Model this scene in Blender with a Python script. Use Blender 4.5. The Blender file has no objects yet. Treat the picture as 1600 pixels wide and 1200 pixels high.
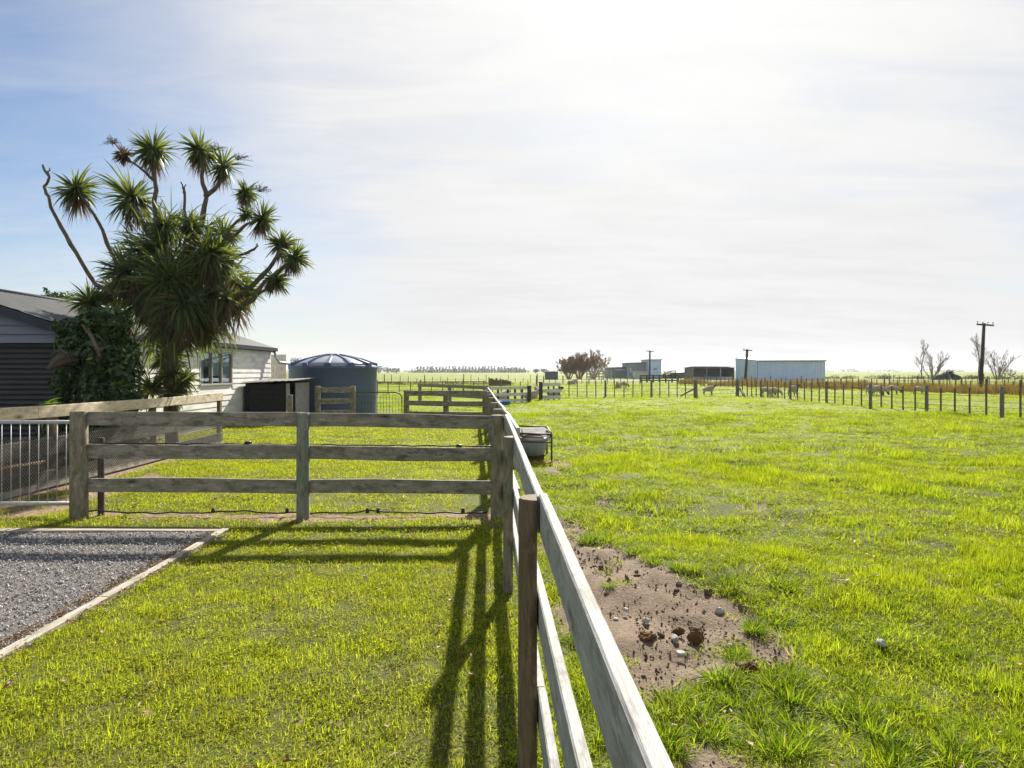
import bpy, math, random
import numpy as np
from mathutils import Vector, Matrix
rnd = random.Random(11)
rng = np.random.default_rng(5)
scene = bpy.context.scene
COL = scene.collection
H, F, HX, HY = 1.617, 1050.0, 800.0, 580.0      # eye height, focal length and principal point in photo pixels
R = math.radians
SUN_AZ, SUN_EL = R(12.6), R(33.2)
SUND = Vector((math.sin(SUN_AZ)*math.cos(SUN_EL), math.cos(SUN_AZ)*math.cos(SUN_EL), math.sin(SUN_EL)))

def G(px, py):
    d = F*H/(py-HY)
    return Vector(((px-HX)/F*d, d, 0))
def W(px, py, d):
    return Vector(((px-HX)/F*d, d, H-(py-HY)/F*d))

# ---------------------------------------------------------------- noise on the ground plane
def _hash(ix, iy, s):
    n = (ix*374761393 + iy*668265263 + s*974634553) & 0x7fffffff
    n = ((n ^ (n >> 13))*1274126177) & 0x7fffffff
    return ((n ^ (n >> 16)) & 0xffff)/65535.0
def vnoise(x, y, s=0):
    x = np.asarray(x, float); y = np.asarray(y, float)
    ix = np.floor(x).astype(np.int64); iy = np.floor(y).astype(np.int64)
    fx = x-ix; fy = y-iy
    fx = fx*fx*(3-2*fx); fy = fy*fy*(3-2*fy)
    a = _hash(ix, iy, s); b = _hash(ix+1, iy, s); c = _hash(ix, iy+1, s); d = _hash(ix+1, iy+1, s)
    return a+(b-a)*fx+(c-a)*fy+(a-b-c+d)*fx*fy
def fbm(x, y, s=0, o=3):
    t = 0; a = .5; n = 0
    for k in range(o):
        t = t+a*vnoise(x*2**k, y*2**k, s+k*17); n += a; a *= .5
    return t/n
def sstep(a, b, x):
    t = np.clip((x-a)/(b-a), 0, 1); return t*t*(3-2*t)
def fenceX(d): return .2-.0381*d
def right_of_fence(x, y): return x > np.where(y < 11, .22-.0381*y, .13-.054*(y-11)-.2)
def gh(x, y):
    x = np.asarray(x, float); y = np.asarray(y, float)
    pad = sstep(0, .5, x-(.25-.0381*y))
    near = 1-sstep(25, 70, y)
    h = .012*(fbm(x*1.3, y*1.3, 3)-.5)*2
    h = h+pad*near*(.07*(fbm(x*.55, y*.55, 9, 3)-.5)*2+.035*(fbm(x*2.2, y*2.2, 21, 2)-.5)*2)
    return h-.012
def sdf_poly(x, y, poly):
    """signed distance to a polygon, negative inside"""
    d = np.full(x.shape, 1e9); inside = np.zeros(x.shape, bool)
    n = len(poly)
    for i in range(n):
        ax, ay = poly[i]; bx, by = poly[(i+1) % n]
        ex, ey = bx-ax, by-ay
        t = np.clip(((x-ax)*ex+(y-ay)*ey)/(ex*ex+ey*ey+1e-12), 0, 1)
        d = np.minimum(d, np.hypot(x-ax-t*ex, y-ay-t*ey))
        c = ((ay > y) != (by > y)) & (x < (bx-ax)*(y-ay)/(by-ay+1e-12)+ax)
        inside ^= c
    return np.where(inside, -d, d)
def PP(l): return [tuple(G(px, py)[:2]) for px, py in l]
DIRT = [
    PP([(868,815),(925,830),(958,866),(1000,885),(1060,915),(1100,935),(1155,943),(1180,985),(1222,1012),(1212,1040),(1150,1056),(1085,1066),
        (1092,1108),(1060,1122),(1018,1095),(975,1052),(935,1004),(885,960),(862,880)]),
    PP([(1062,1168),(1150,1178),(1180,1230),(1080,1240)]),
    PP([(838,716),(890,714),(905,728),(880,742),(845,738)]),
    PP([(730,800),(790,798),(795,822),(770,832),(745,826)]),
    PP([(1160,782),(1210,786),(1195,792),(1165,790)]),
    PP([(905,748),(940,756),(950,768),(925,766)]),
    PP([(935,775),(965,790),(955,806),(935,795)]),
]
MULCH = [
    PP([(150,796),(300,799),(470,802),(640,801),(785,800),(785,809),(640,811),(470,815),(300,809),(150,806)]),
    [(-30,6.9),(-6.3,6.9),(-6.1,9.5),(-6.15,15),(-8.2,15.2),(-8.3,23.6),(-30,24)],
    PP([(0,790),(115,770),(240,738),(262,748),(150,778),(100,800),(0,812)]),
]
def dirt_mask(x, y):
    m = np.zeros(x.shape)
    w = (fbm(x*3.1, y*3.1, 31, 3)-.5)*.75+(fbm(x*11, y*11, 37, 2)-.5)*.42
    for p in DIRT:
        m = np.maximum(m, 1-sstep(-.09, .09, sdf_poly(x, y, p)+w*.6-(.11 if p is DIRT[0] else 0)))
    return m
def mulch_mask(x, y):
    m = np.zeros(x.shape)
    w = (fbm(x*2.5, y*2.5, 41, 3)-.5)*.25
    for p in MULCH:
        m = np.maximum(m, 1-sstep(-.06, .06, sdf_poly(x, y, p)+w))
    return m
GRAVX, GRAVY = -2.93, 6.76
def gravel_mask(x, y): return ((x < GRAVX) & (y < GRAVY)).astype(float)

# ---------------------------------------------------------------- node helpers
class NT:
    def __init__(s, tree): s.t = tree
    def n(s, typ, ins=None, **props):
        nd = s.t.nodes.new(typ)
        for k, v in props.items(): setattr(nd, k, v)
        for k, v in (ins or {}).items():
            sk = nd.inputs[k]
            if isinstance(v, bpy.types.NodeSocket): s.t.links.new(v, sk)
            else: sk.default_value = v
        return nd
    def noise(s, vec, scale, detail=3, rough=.55, dist=0):
        return s.n('ShaderNodeTexNoise', {'Vector': vec, 'Scale': scale, 'Detail': detail, 'Roughness': rough, 'Distortion': dist}).outputs['Fac']
    def ramp(s, fac, stops, interp='LINEAR'):
        nd = s.n('ShaderNodeValToRGB', {'Fac': fac}); e = nd.color_ramp; e.interpolation = interp
        while len(e.elements) < len(stops): e.elements.new(.5)
        for el, (p, c) in zip(e.elements, stops):
            el.position = p; el.color = (c, c, c, 1) if not hasattr(c, '__len__') else (*c, 1)
        return nd.outputs['Color']
    def mix(s, fac, a, b, mode='MIX'):
        c = lambda v: (*v, 1) if isinstance(v, tuple) and len(v) == 3 else v
        return s.n('ShaderNodeMixRGB', {'Fac': fac, 'Color1': c(a), 'Color2': c(b)}, blend_type=mode).outputs['Color']
    def math(s, op, a, b=0.0, clamp=False):
        return s.n('ShaderNodeMath', {0: a, 1: b}, operation=op, use_clamp=clamp).outputs[0]
    def mapv(s, vec, scale=(1,1,1), loc=(0,0,0), rot=(0,0,0)):
        return s.n('ShaderNodeMapping', {'Vector': vec, 'Scale': scale, 'Location': loc, 'Rotation': rot}).outputs[0]
    def bump(s, h, strength=.3, dist=.01):
        return s.n('ShaderNodeBump', {'Height': h, 'Strength': strength, 'Distance': dist}).outputs[0]
    def attr(s, name): return s.n('ShaderNodeAttribute', attribute_name=name).outputs['Fac']
    def pos(s): return s.n('ShaderNodeNewGeometry').outputs['Position']
    def uv(s): return s.n('ShaderNodeTexCoord').outputs['UV']
    def obj(s): return s.n('ShaderNodeTexCoord').outputs['Object']
def newmat(name):
    m = bpy.data.materials.new(name); m.use_nodes = True
    m.node_tree.nodes.clear()
    return m, NT(m.node_tree)
def finish(m, t, shader):
    o = t.n('ShaderNodeOutputMaterial'); t.t.links.new(shader, o.inputs['Surface']); return m
def pbsdf(t, col, rough=.6, metal=0, nrm=None, spec=.4, **kw):
    ins = {'Base Color': (*col, 1) if isinstance(col, tuple) and len(col) == 3 else col, 'Roughness': rough, 'Metallic': metal, 'Specular IOR Level': spec}
    if nrm is not None: ins['Normal'] = nrm
    ins.update(kw)
    return t.n('ShaderNodeBsdfPrincipled', ins).outputs[0]

def wood(name, a, b, dark, green=None, gfac=.5, knots=True, rough=.8):
    m, t = newmat(name); uv = t.uv()
    wob = t.noise(t.mapv(uv, (2.2, 7, 1)), 1.0, 3, .5)
    gv = t.n('ShaderNodeVectorMath', {0: t.mapv(uv, (1.0, 38, 1)), 1: t.n('ShaderNodeCombineXYZ', {0: 0.0, 1: t.math('MULTIPLY', wob, 7.0), 2: 0.0}).outputs[0]}, operation='ADD').outputs[0]
    g = t.noise(gv, 1.0, 5, .65, .3)
    f = t.noise(t.mapv(uv, (6, 210, 1)), 1.0, 3, .65)
    c = t.mix(t.ramp(g, [(.34, 0), (.64, 1)]), a, b)
    c = t.mix(t.ramp(f, [(.38, .55), (.55, 0)]), c, dark)
    patch = t.noise(t.mapv(uv, (5.5, 13, 1)), 1.0, 6, .72)
    c = t.mix(t.ramp(patch, [(.50, 0), (.60, .75)]), c, dark)
    lite = t.noise(t.mapv(uv, (6, 18, 1), (9, 3, 0)), 1.0, 5, .7)
    c = t.mix(t.ramp(lite, [(.54, 0), (.66, .5)]), c, tuple(min(1, x*1.45) for x in b))
    if green:
        gp = t.noise(t.mapv(uv, (3.5, 7, 1), (3, 7, 0)), 1.0, 6, .75)
        c = t.mix(t.ramp(gp, [(.47, 0), (.58, gfac)]), c, green)
    if knots:
        v = t.n('ShaderNodeTexVoronoi', {'Vector': t.mapv(uv, (2.0, 6.5, 1), (.3, .2, 0)), 'Scale': 1.0, 'Randomness': 1.0}).outputs['Distance']
        c = t.mix(t.ramp(v, [(.05, .9), (.11, .45), (.20, 0)]), c, tuple(x*.45 for x in dark))
    hgt = t.mix(.5, g, f)
    return finish(m, t, pbsdf(t, c, rough, 0, t.bump(hgt, .6, .006), .2))
def speckle(name, a, b, scale=8, rough=.6, metal=0, spec=.4, bump=0, stain=None, streak=None):
    m, t = newmat(name); p = t.obj()
    n1 = t.noise(p, scale, 5, .6)
    c = t.mix(t.ramp(n1, [(.3, 0), (.7, 1)]), a, b)
    if stain:
        n2 = t.noise(t.mapv(p, streak or (1, 1, 1)), scale*.45, 5, .65)
        c = t.mix(t.ramp(n2, [(.48, 0), (.68, .8)]), c, stain)
    nr = t.bump(t.noise(p, scale*6, 3), bump, .01) if bump else None
    return finish(m, t, pbsdf(t, c, rough, metal, nr, spec))
def leafmat(name, stops, trans=.45, rough=.45, spec=.35, hue=None, tint=(1.2, 1.26, .45), inst=None):
    """thin blades and leaves: diffuse with light coming through"""
    m, t = newmat(name)
    r = t.attr('rnd'); c = t.ramp(r, stops)
    if hue:
        p = t.mapv(t.pos(), (1, 1, 0))
        n1 = t.noise(p, hue[0], 4, .6)
        c = t.mix(t.ramp(n1, [(.35, 0), (.65, hue[3] if len(hue) > 3 else .7)]), c, hue[1])
        n2 = t.noise(p, hue[0]*4.3, 3, .6)
        c = t.mix(t.ramp(n2, [(.5, 0), (.72, .6)]), c, hue[2])
    if inst:
        ri = t.n('ShaderNodeObjectInfo').outputs['Random']
        c = t.mix(1, c, t.ramp(ri, [(0, inst[0]), (.5, 1.0), (.8, inst[1]), (1, inst[1])]), 'MULTIPLY')
        c = t.mix(t.ramp(t.math('FRACT', t.math('MULTIPLY', ri, 17.3)), [(.80, 0), (1, inst[3])]), c, inst[2])
    d = pbsdf(t, c, rough, 0, None, spec)
    tr = t.n('ShaderNodeBsdfTranslucent', {'Color': t.mix(1, c, tint, 'MULTIPLY')}).outputs[0]
    mx = t.n('ShaderNodeMixShader', {0: trans, 1: d, 2: tr}).outputs[0]
    return finish(m, t, mx)

# ---------------------------------------------------------------- mesh builder
class MB:
    def __init__(s): s.v = []; s.f = []; s.uv = []; s.mi = []; s.sm = []; s.m = 0
    def quad(s, idx, uvs=None, smooth=False):
        s.f.append(tuple(idx)); s.uv.extend(uvs if uvs else [(0, 0)]*len(idx)); s.mi.append(s.m); s.sm.append(smooth)
    def poly(s, pts, uvs=None, smooth=False):
        n = len(s.v); s.v.extend([tuple(p) for p in pts]); s.quad(range(n, n+len(pts)), uvs, smooth)
    def box(s, lo, hi):
        x0, y0, z0 = lo; x1, y1, z1 = hi
        s.hexa([(x0,y0,z0),(x1,y0,z0),(x1,y1,z0),(x0,y1,z0),(x0,y0,z1),(x1,y0,z1),(x1,y1,z1),(x0,y1,z1)])
    def hexa(s, p):
        n = len(s.v); s.v.extend([tuple(q) for q in p])
        o = rnd.random()*10
        for q in ((0,3,2,1),(4,5,6,7),(0,1,5,4),(1,2,6,5),(2,3,7,6),(3,0,4,7)):
            a, b, c, d = [Vector(p[i]) for i in q]
            e1 = (b-a).length; e2 = (d-a).length
            if e1 >= e2: uv = [(o, o), (o+e1, o), (o+e1, o+e2), (o, o+e2)]
            else: uv = [(o, o), (o, o+e1), (o+e2, o+e1), (o+e2, o)]
            s.quad([n+i for i in q], uv)
    def loft(s, rings, closed=True, cap=True, smooth=True, uscale=1.0):
        k = len(rings[0]); n = len(s.v); o = rnd.random()*10
        for r in rings: s.v.extend([tuple(p) for p in r])
        L = 0; per = [0]
        for j in range(k): per.append(per[-1]+(Vector(rings[0][(j+1) % k])-Vector(rings[0][j])).length)
        for i in range(len(rings)-1):
            dl = (Vector(rings[i+1][0])-Vector(rings[i][0])).length
            for j in range(k if closed else k-1):
                j2 = (j+1) % k
                s.quad((n+i*k+j, n+i*k+j2, n+(i+1)*k+j2, n+(i+1)*k+j),
                       [(o+L*uscale, o+per[j]), (o+L*uscale, o+per[j+1]), (o+(L+dl)*uscale, o+per[j+1]), (o+(L+dl)*uscale, o+per[j])], smooth)
            L += dl
        if cap:
            for i, rev in ((0, True), (len(rings)-1, False)):
                ids = [n+i*k+j for j in range(k)]
                uv = [(o+.02*math.sin(j*6.28/k), o+.1*math.cos(j*6.28/k)) for j in range(k)]
                s.quad(ids[::-1] if rev else ids, uv)
    def tube(s, pts, rad, n=8, cap=True, smooth=True):
        pts = [Vector(p) for p in pts]
        if not hasattr(rad, '__len__'): rad = [rad]*len(pts)
        rings = []; a = None
        for i, p in enumerate(pts):
            d = (pts[min(i+1, len(pts)-1)]-pts[max(i-1, 0)])
            d = d.normalized() if d.length > 1e-9 else Vector((0, 0, 1))
            if a is None:
                a = d.cross(Vector((0, 0, 1)) if abs(d.z) < .9 else Vector((1, 0, 0))).normalized()
            else:
                a = (a-d*a.dot(d)).normalized()
            b = d.cross(a)
            rings.append([p+(a*math.cos(t)+b*math.sin(t))*rad[i] for t in [2*math.pi*j/n for j in range(n)]])
        s.loft(rings, True, cap, smooth)
    def board(s, p0, p1, w, t, up=(0, 0, 1), ch=.005, wob=.005, step=.35):
        p0, p1 = Vector(p0), Vector(p1); d = p1-p0; L = d.length; d.normalize()
        side = d.cross(Vector(up)).normalized(); u = side.cross(d)
        n = max(2, int(L/step)+1); rings = []
        ph = [rnd.random()*6 for _ in range(4)]
        for i in range(n):
            f = i/(n-1); c = p0+(p1-p0)*f
            c = c+u*wob*math.sin(f*4+ph[0])*1.5+side*wob*math.sin(f*5+ph[1])
            hw = w/2+wob*.6*math.sin(f*9+ph[2]); ht = t/2
            prof = [(-ht, -hw+ch), (-ht+ch, -hw), (ht-ch, -hw), (ht, -hw+ch), (ht, hw-ch), (ht-ch, hw), (-ht+ch, hw), (-ht, hw-ch)]
            rings.append([c+side*a+u*b for a, b in prof])
        s.loft(rings, True, True, False)
    def post(s, p, h, r, half=None, sink=.25, n=12, taper=.95, lean=(0, 0)):
        """round post, or half-round with its flat face towards the vector half"""
        p = Vector(p); rings = []
        for z in (-sink, 0, h*.35, h*.7, h-.008, h):
            rr = r*(1-(1-taper)*max(z, 0)/h)*(1 if z < h else .93)
            c = p+Vector((lean[0]*z, lean[1]*z, z+(.004*math.sin(p.x*9) if z == h else 0)))
            ring = []
            if half is None:
                for j in range(n):
                    a = 2*math.pi*j/n
                    q = rr*(1+.03*math.sin(3*a+p.x*7))
                    ring.append(c+Vector((q*math.cos(a), q*math.sin(a), 0)))
            else:
                hv = Vector((half[0], half[1], 0)).normalized(); sv = Vector((-hv.y, hv.x, 0))
                for j in range(n):
                    a = math.pi*j/(n-1)
                    ring.append(c+sv*rr*math.cos(a)-hv*rr*math.sin(a)*1.0)
            rings.append(ring)
        s.loft(rings, True, True, True)
    def build(s, name, mats, parent=None, loc=None, auto=True):
        org = Vector((0, 0, 0))
        if parent is not None: org = wloc(parent)
        elif loc is not None: org = Vector(loc)
        me = bpy.data.meshes.new(name)
        me.from_pydata([(x-org.x, y-org.y, z-org.z) for x, y, z in s.v], [], s.f)
        if not isinstance(mats, (list, tuple)): mats = [mats]
        for m in mats: me.materials.append(m)
        me.polygons.foreach_set('material_index', s.mi)
        me.polygons.foreach_set('use_smooth', s.sm)
        ul = me.uv_layers.new(name='UVMap')
        ul.data.foreach_set('uv', np.array(s.uv, np.float32).ravel())
        me.update()
        o = bpy.data.objects.new(name, me); COL.objects.link(o)
        if parent is not None: o.parent = parent
        else: o.location = org
        return o
def wloc(o):
    v = Vector((0, 0, 0))
    while o is not None: v = v+o.location; o = o.parent
    return v
def tag(o, label=None, cat=None, group=None, kind=None):
    if label: o['label'] = label
    if cat: o['category'] = cat
    if group: o['group'] = group
    if kind: o['kind'] = kind
    return o
def thing(name, label, cat, loc=(0, 0, 0), group=None):
    o = bpy.data.objects.new(name, None); COL.objects.link(o)
    o.location = loc; o.empty_display_size = .2
    return tag(o, label, cat, group)
def raw_mesh(name, v, faces_flat, counts, mats, attrs=None, smooth=False):
    """numpy mesh: v (n,3), flat loop indices, loop counts"""
    me = bpy.data.meshes.new(name)
    v = np.asarray(v, np.float32)
    me.vertices.add(len(v)); me.vertices.foreach_set('co', v.ravel())
    faces_flat = np.asarray(faces_flat, np.int32); counts = np.asarray(counts, np.int32)
    me.loops.add(len(faces_flat)); me.loops.foreach_set('vertex_index', faces_flat)
    me.polygons.add(len(counts))
    st = np.zeros(len(counts), np.int32); st[1:] = np.cumsum(counts)[:-1]
    me.polygons.foreach_set('loop_start', st)
    me.polygons.foreach_set('use_smooth', np.full(len(counts), smooth))
    for m in (mats if isinstance(mats, (list, tuple)) else [mats]): me.materials.append(m)
    for k, a in (attrs or {}).items():
        at = me.attributes.new(k, 'FLOAT', 'POINT'); at.data.foreach_set('value', np.asarray(a, np.float32))
    me.update(calc_edges=True); me.validate()
    return me

# strips (blades, straps, leaves): one curved tapering ribbon each
def strips(base, d0, up, length, width, droop, seg=3, taper=.0, fold=0.0, prof=None):
    """base,d0 (n,3); droop pulls towards -z along the length; returns verts, loops, counts, nverts per strip"""
    n = len(base); d = d0/np.linalg.norm(d0, axis=1, keepdims=True)
    side = np.cross(d, up); ln = np.linalg.norm(side, axis=1, keepdims=True); side = side/np.maximum(ln, 1e-6)
    ts = np.linspace(0, 1, seg+1)
    P = np.zeros((n, seg+1, 2, 3))
    cur = base.copy(); dirn = d.copy()
    for k, t in enumerate(ts):
        if k:
            dirn = dirn+np.stack([0*droop, 0*droop, -droop], 1)*(1.0/seg)
            dirn = dirn/np.linalg.norm(dirn, axis=1, keepdims=True)
            cur = cur+dirn*(length/seg)[:, None]
        w = prof(t) if prof else (1-t**1.6*(1-taper))
        P[:, k, 0] = cur-side*(width*w*.5)[:, None]
        P[:, k, 1] = cur+side*(width*w*.5)[:, None]
    V = P.reshape(-1, 3)
    q = []
    for k in range(seg): q.append([2*k, 2*k+1, 2*k+3, 2*k+2])
    q = np.array(q)                                 # seg,4
    idx = (np.arange(n)*(2*(seg+1)))[:, None, None]+q[None]
    return V, idx.reshape(-1), np.full(n*seg, 4), 2*(seg+1)

SUN_STR, EXPOSURE = 5.0, 1.27
SKY_B, CLOUD_B = .45, 3.35
PAST = ((.135, .175, .015), (.19, .22, .020), (.09, .13, .013), (.215, .21, .042))
LAWN_STOPS = [(0, (.135, .18, .012)), (.3, (.255, .315, .018)), (.65, (.39, .43, .028)), (.92, (.48, .455, .07)), (1, (.47, .40, .18))]
PAD_STOPS = [(0, (.11, .17, .010)), (.35, (.22, .30, .015)), (.7, (.335, .395, .023)), (.95, (.43, .435, .06)), (1, (.50, .45, .2))]
TUS_STOPS = [(0, (.07, .13, .010)), (.4, (.15, .23, .015)), (.8, (.26, .33, .024)), (1, (.38, .36, .10))]
HAZE = .00016

# ---------------------------------------------------------------- camera, light, world
cam = bpy.data.cameras.new('camera'); cam.sensor_width = 36; cam.lens = 36*F/1600
cam.shift_y = -20/1600; cam.clip_start = .02; cam.clip_end = 20000
camo = bpy.data.objects.new('camera', cam); COL.objects.link(camo)
camo.location = (0, 0, H); camo.rotation_euler = (R(90), 0, 0); scene.camera = camo
sl = bpy.data.lights.new('sun', 'SUN'); sl.energy = SUN_STR; sl.angle = R(.9); sl.color = (1, .93, .82)
so = bpy.data.objects.new('sun', sl); COL.objects.link(so)
so.rotation_euler = SUND.to_track_quat('Z', 'Y').to_euler(); so.location = (4, 20, 30)
w = bpy.data.worlds.new('World'); scene.world = w; w.use_nodes = True
w.node_tree.nodes.clear(); t = NT(w.node_tree)
sky = t.n('ShaderNodeTexSky', sky_type='NISHITA'); sky.sun_disc = False
sky.sun_elevation = SUN_EL; sky.sun_rotation = SUN_AZ; sky.air_density = 1.0; sky.dust_density = .6; sky.ozone_density = 1.2
gen = t.n('ShaderNodeTexCoord').outputs['Generated']
sep = t.n('ShaderNodeSeparateXYZ', {0: gen})
zc = t.math('MAXIMUM', sep.outputs[2], 0.0)
den = t.math('ADD', zc, .16)
cu = t.math('DIVIDE', sep.outputs[0], den); cv = t.math('DIVIDE', sep.outputs[1], den)
uvv = t.n('ShaderNodeCombineXYZ', {0: cu, 1: cv, 2: 0.0}).outputs[0]
sdot = t.n('ShaderNodeVectorMath', {0: gen, 1: tuple(SUND)}, operation='DOT_PRODUCT').outputs['Value']
# thin high cloud: broad veil, drawn-out streaks and fine ripples
rot = t.mapv(uvv, (.34, 1.0, 1), (.4, .2, 0), (0, 0, R(52)))
n1 = t.noise(rot, 1.1, 7, .62, .5)
n2 = t.noise(t.mapv(uvv, (1.0, 3.4, 1), (2.1, .7, 0), (0, 0, R(44))), 1.3, 6, .6, .9)
veil = t.ramp(sdot, [(.60, .0), (.72, .11), (.815, .50), (.875, .90), (.93, 1.0)])
nn = t.mix(.45, n1, n2)
cl = t.ramp(nn, [(.32, 0), (.68, 1)])
side = t.ramp(t.math('ADD', t.math('MULTIPLY', sep.outputs[0], .5), .5), [(.46, 0.0), (.55, .10), (.68, .45), (.85, .52)])
low = t.ramp(zc, [(0, .58), (.08, .45), (.18, .10), (.3, 0)])
dens = t.math('ADD', t.math('MAXIMUM', veil, side), low)
back = t.ramp(t.math('MULTIPLY', sep.outputs[1], -1.0), [(.0, 0), (.45, .62), (1, .7)])  # unseen cloud behind the viewer, added to brighten the shaded faces
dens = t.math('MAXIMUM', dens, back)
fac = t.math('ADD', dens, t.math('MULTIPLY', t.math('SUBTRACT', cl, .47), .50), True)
glow = t.math('POWER', t.math('MAXIMUM', sdot, 0.0), 10.0)
ccol = t.mix(glow, (CLOUD_B*.985, CLOUD_B*.985, CLOUD_B*1.0), (CLOUD_B*1.28, CLOUD_B*1.27, CLOUD_B*1.255))
ccol = t.mix(1, ccol, t.ramp(t.mix(.5, cl, t.noise(t.mapv(uvv, (1.6, 3.2, 1), (5, 1, 0), (0, 0, R(30))), 1.0, 6, .62, .6)), [(.25, .91), (.55, 1.0), (.8, 1.03)]), 'MULTIPLY')
skyc = t.mix(1, sky.outputs[0], (SKY_B*.82, SKY_B*.93, SKY_B*1.06), 'MULTIPLY')
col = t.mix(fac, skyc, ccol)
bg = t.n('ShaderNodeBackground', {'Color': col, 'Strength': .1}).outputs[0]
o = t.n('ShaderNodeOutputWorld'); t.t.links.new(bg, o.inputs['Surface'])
scene.view_settings.view_transform = 'Standard'; scene.view_settings.look = 'None'
scene.view_settings.exposure = EXPOSURE; scene.view_settings.gamma = 1
scene.render.engine = 'CYCLES'
cy = scene.cycles; cy.max_bounces = 8; cy.diffuse_bounces = 3; cy.glossy_bounces = 3; cy.transmission_bounces = 6; cy.transparent_max_bounces = 8
cy.use_denoising = True; cy.caustics_reflective = False; cy.caustics_refractive = False
cy.sample_clamp_indirect = 6

# ---------------------------------------------------------------- ground sheet
def graded(lo, hi, step, far, g=1.09):
    a = list(np.arange(lo, hi+1e-6, step)); s = step; x = a[-1]
    while x < far: s *= g; x += s; a.append(x)
    return a
gx = graded(-5, 6, .07, 7000); s = .07; x = -5; neg = []
while x > -7000: s *= 1.09; x -= s; neg.append(x)
gx = np.array(neg[::-1]+gx)
gy = graded(1.4, 14, .07, 7000, 1.07); s = .07; x = 1.4; neg = []
while x > -60: s *= 1.25; x -= s; neg.append(x)
gy = np.array(neg[::-1]+gy)
X, Y = np.meshgrid(gx, gy); nx, ny = len(gx), len(gy)
DM = dirt_mask(X, Y); MM = mulch_mask(X, Y)
Z = gh(X, Y)+DM*(-.018+.040*(fbm(X*6, Y*6, 71, 3)-.5)*2)
Z = np.where(gravel_mask(X, Y) > 0, -.03, Z)
ii = (np.arange(ny-1)[:, None]*nx+np.arange(nx-1)[None]).ravel()
loops = np.stack([ii, ii+1, ii+nx+1, ii+nx], 1).ravel()
m, t = newmat('ground_turf'); p = t.pos()
d = t.attr('dirt'); mu = t.attr('mulch')
pf = t.mapv(p, (1, 1, 0))
a1 = t.noise(pf, .022, 4, .6); a2 = t.noise(pf, .21, 5, .65); a3 = t.noise(pf, 2.4, 4, .65); a4 = t.noise(pf, 26, 4, .7)
# under the blades: thatch; beyond them the open pasture
far = t.ramp(t.n('ShaderNodeMapRange', {'Value': t.n('ShaderNodeSeparateXYZ', {0: p}).outputs[1], 'From Min': 5.0, 'From Max': 30.0}).outputs[0], [(0, 0), (1, 1)])
near = t.mix(t.ramp(a4, [(.35, 0), (.65, 1)]), (.045, .065, .012), (.13, .13, .035))
past = t.mix(t.ramp(a1, [(.35, 0), (.65, 1)]), PAST[0], PAST[1])
past = t.mix(t.ramp(a2, [(.42, 0), (.7, .75)]), past, PAST[2])
past = t.mix(t.ramp(a3, [(.5, 0), (.75, .55)]), past, PAST[3])
gcol = t.mix(far, near, past)
e = t.math('ADD', d, t.math('MULTIPLY', t.math('SUBTRACT', a4, .5), .5))
soil = t.mix(t.ramp(t.noise(pf, 5, 5, .7), [(.35, 0), (.65, 1)]), (.145, .108, .074), (.245, .188, .134))
soil = t.mix(t.ramp(t.noise(pf, 48, 4, .75), [(.46, 0), (.68, .8)]), soil, (.062, .043, .029))
soil = t.mix(t.ramp(t.noise(pf, 90, 3, .6), [(.6, 0), (.74, .5)]), soil, (.33, .275, .215))
gcol = t.mix(t.ramp(e, [(.4, 0), (.58, 1)]), gcol, soil)
chips = t.n('ShaderNodeTexVoronoi', {'Vector': t.mapv(pf, (30, 62, 1)), 'Scale': 1.0}).outputs['Color']
chipc = t.mix(t.ramp(chips, [(0, 0), (1, 1)]), (.085, .06, .042), (.38, .27, .195))
gcol = t.mix(t.ramp(t.math('ADD', mu, t.math('MULTIPLY', t.math('SUBTRACT', a4, .5), .6)), [(.4, 0), (.6, 1)]), gcol, chipc)
hh = t.mix(.5, a4, t.noise(pf, 70, 3, .7))
finish(m, t, pbsdf(t, gcol, .9, 0, t.bump(hh, .7, .03), .12))
MAT_GROUND = m
me = raw_mesh('ground', np.stack([X, Y, Z], -1).reshape(-1, 3), loops, np.full(len(ii), 4), m, {'dirt': DM.ravel(), 'mulch': MM.ravel()}, True)
go = bpy.data.objects.new('ground', me); COL.objects.link(go); tag(go, kind='structure')

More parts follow.
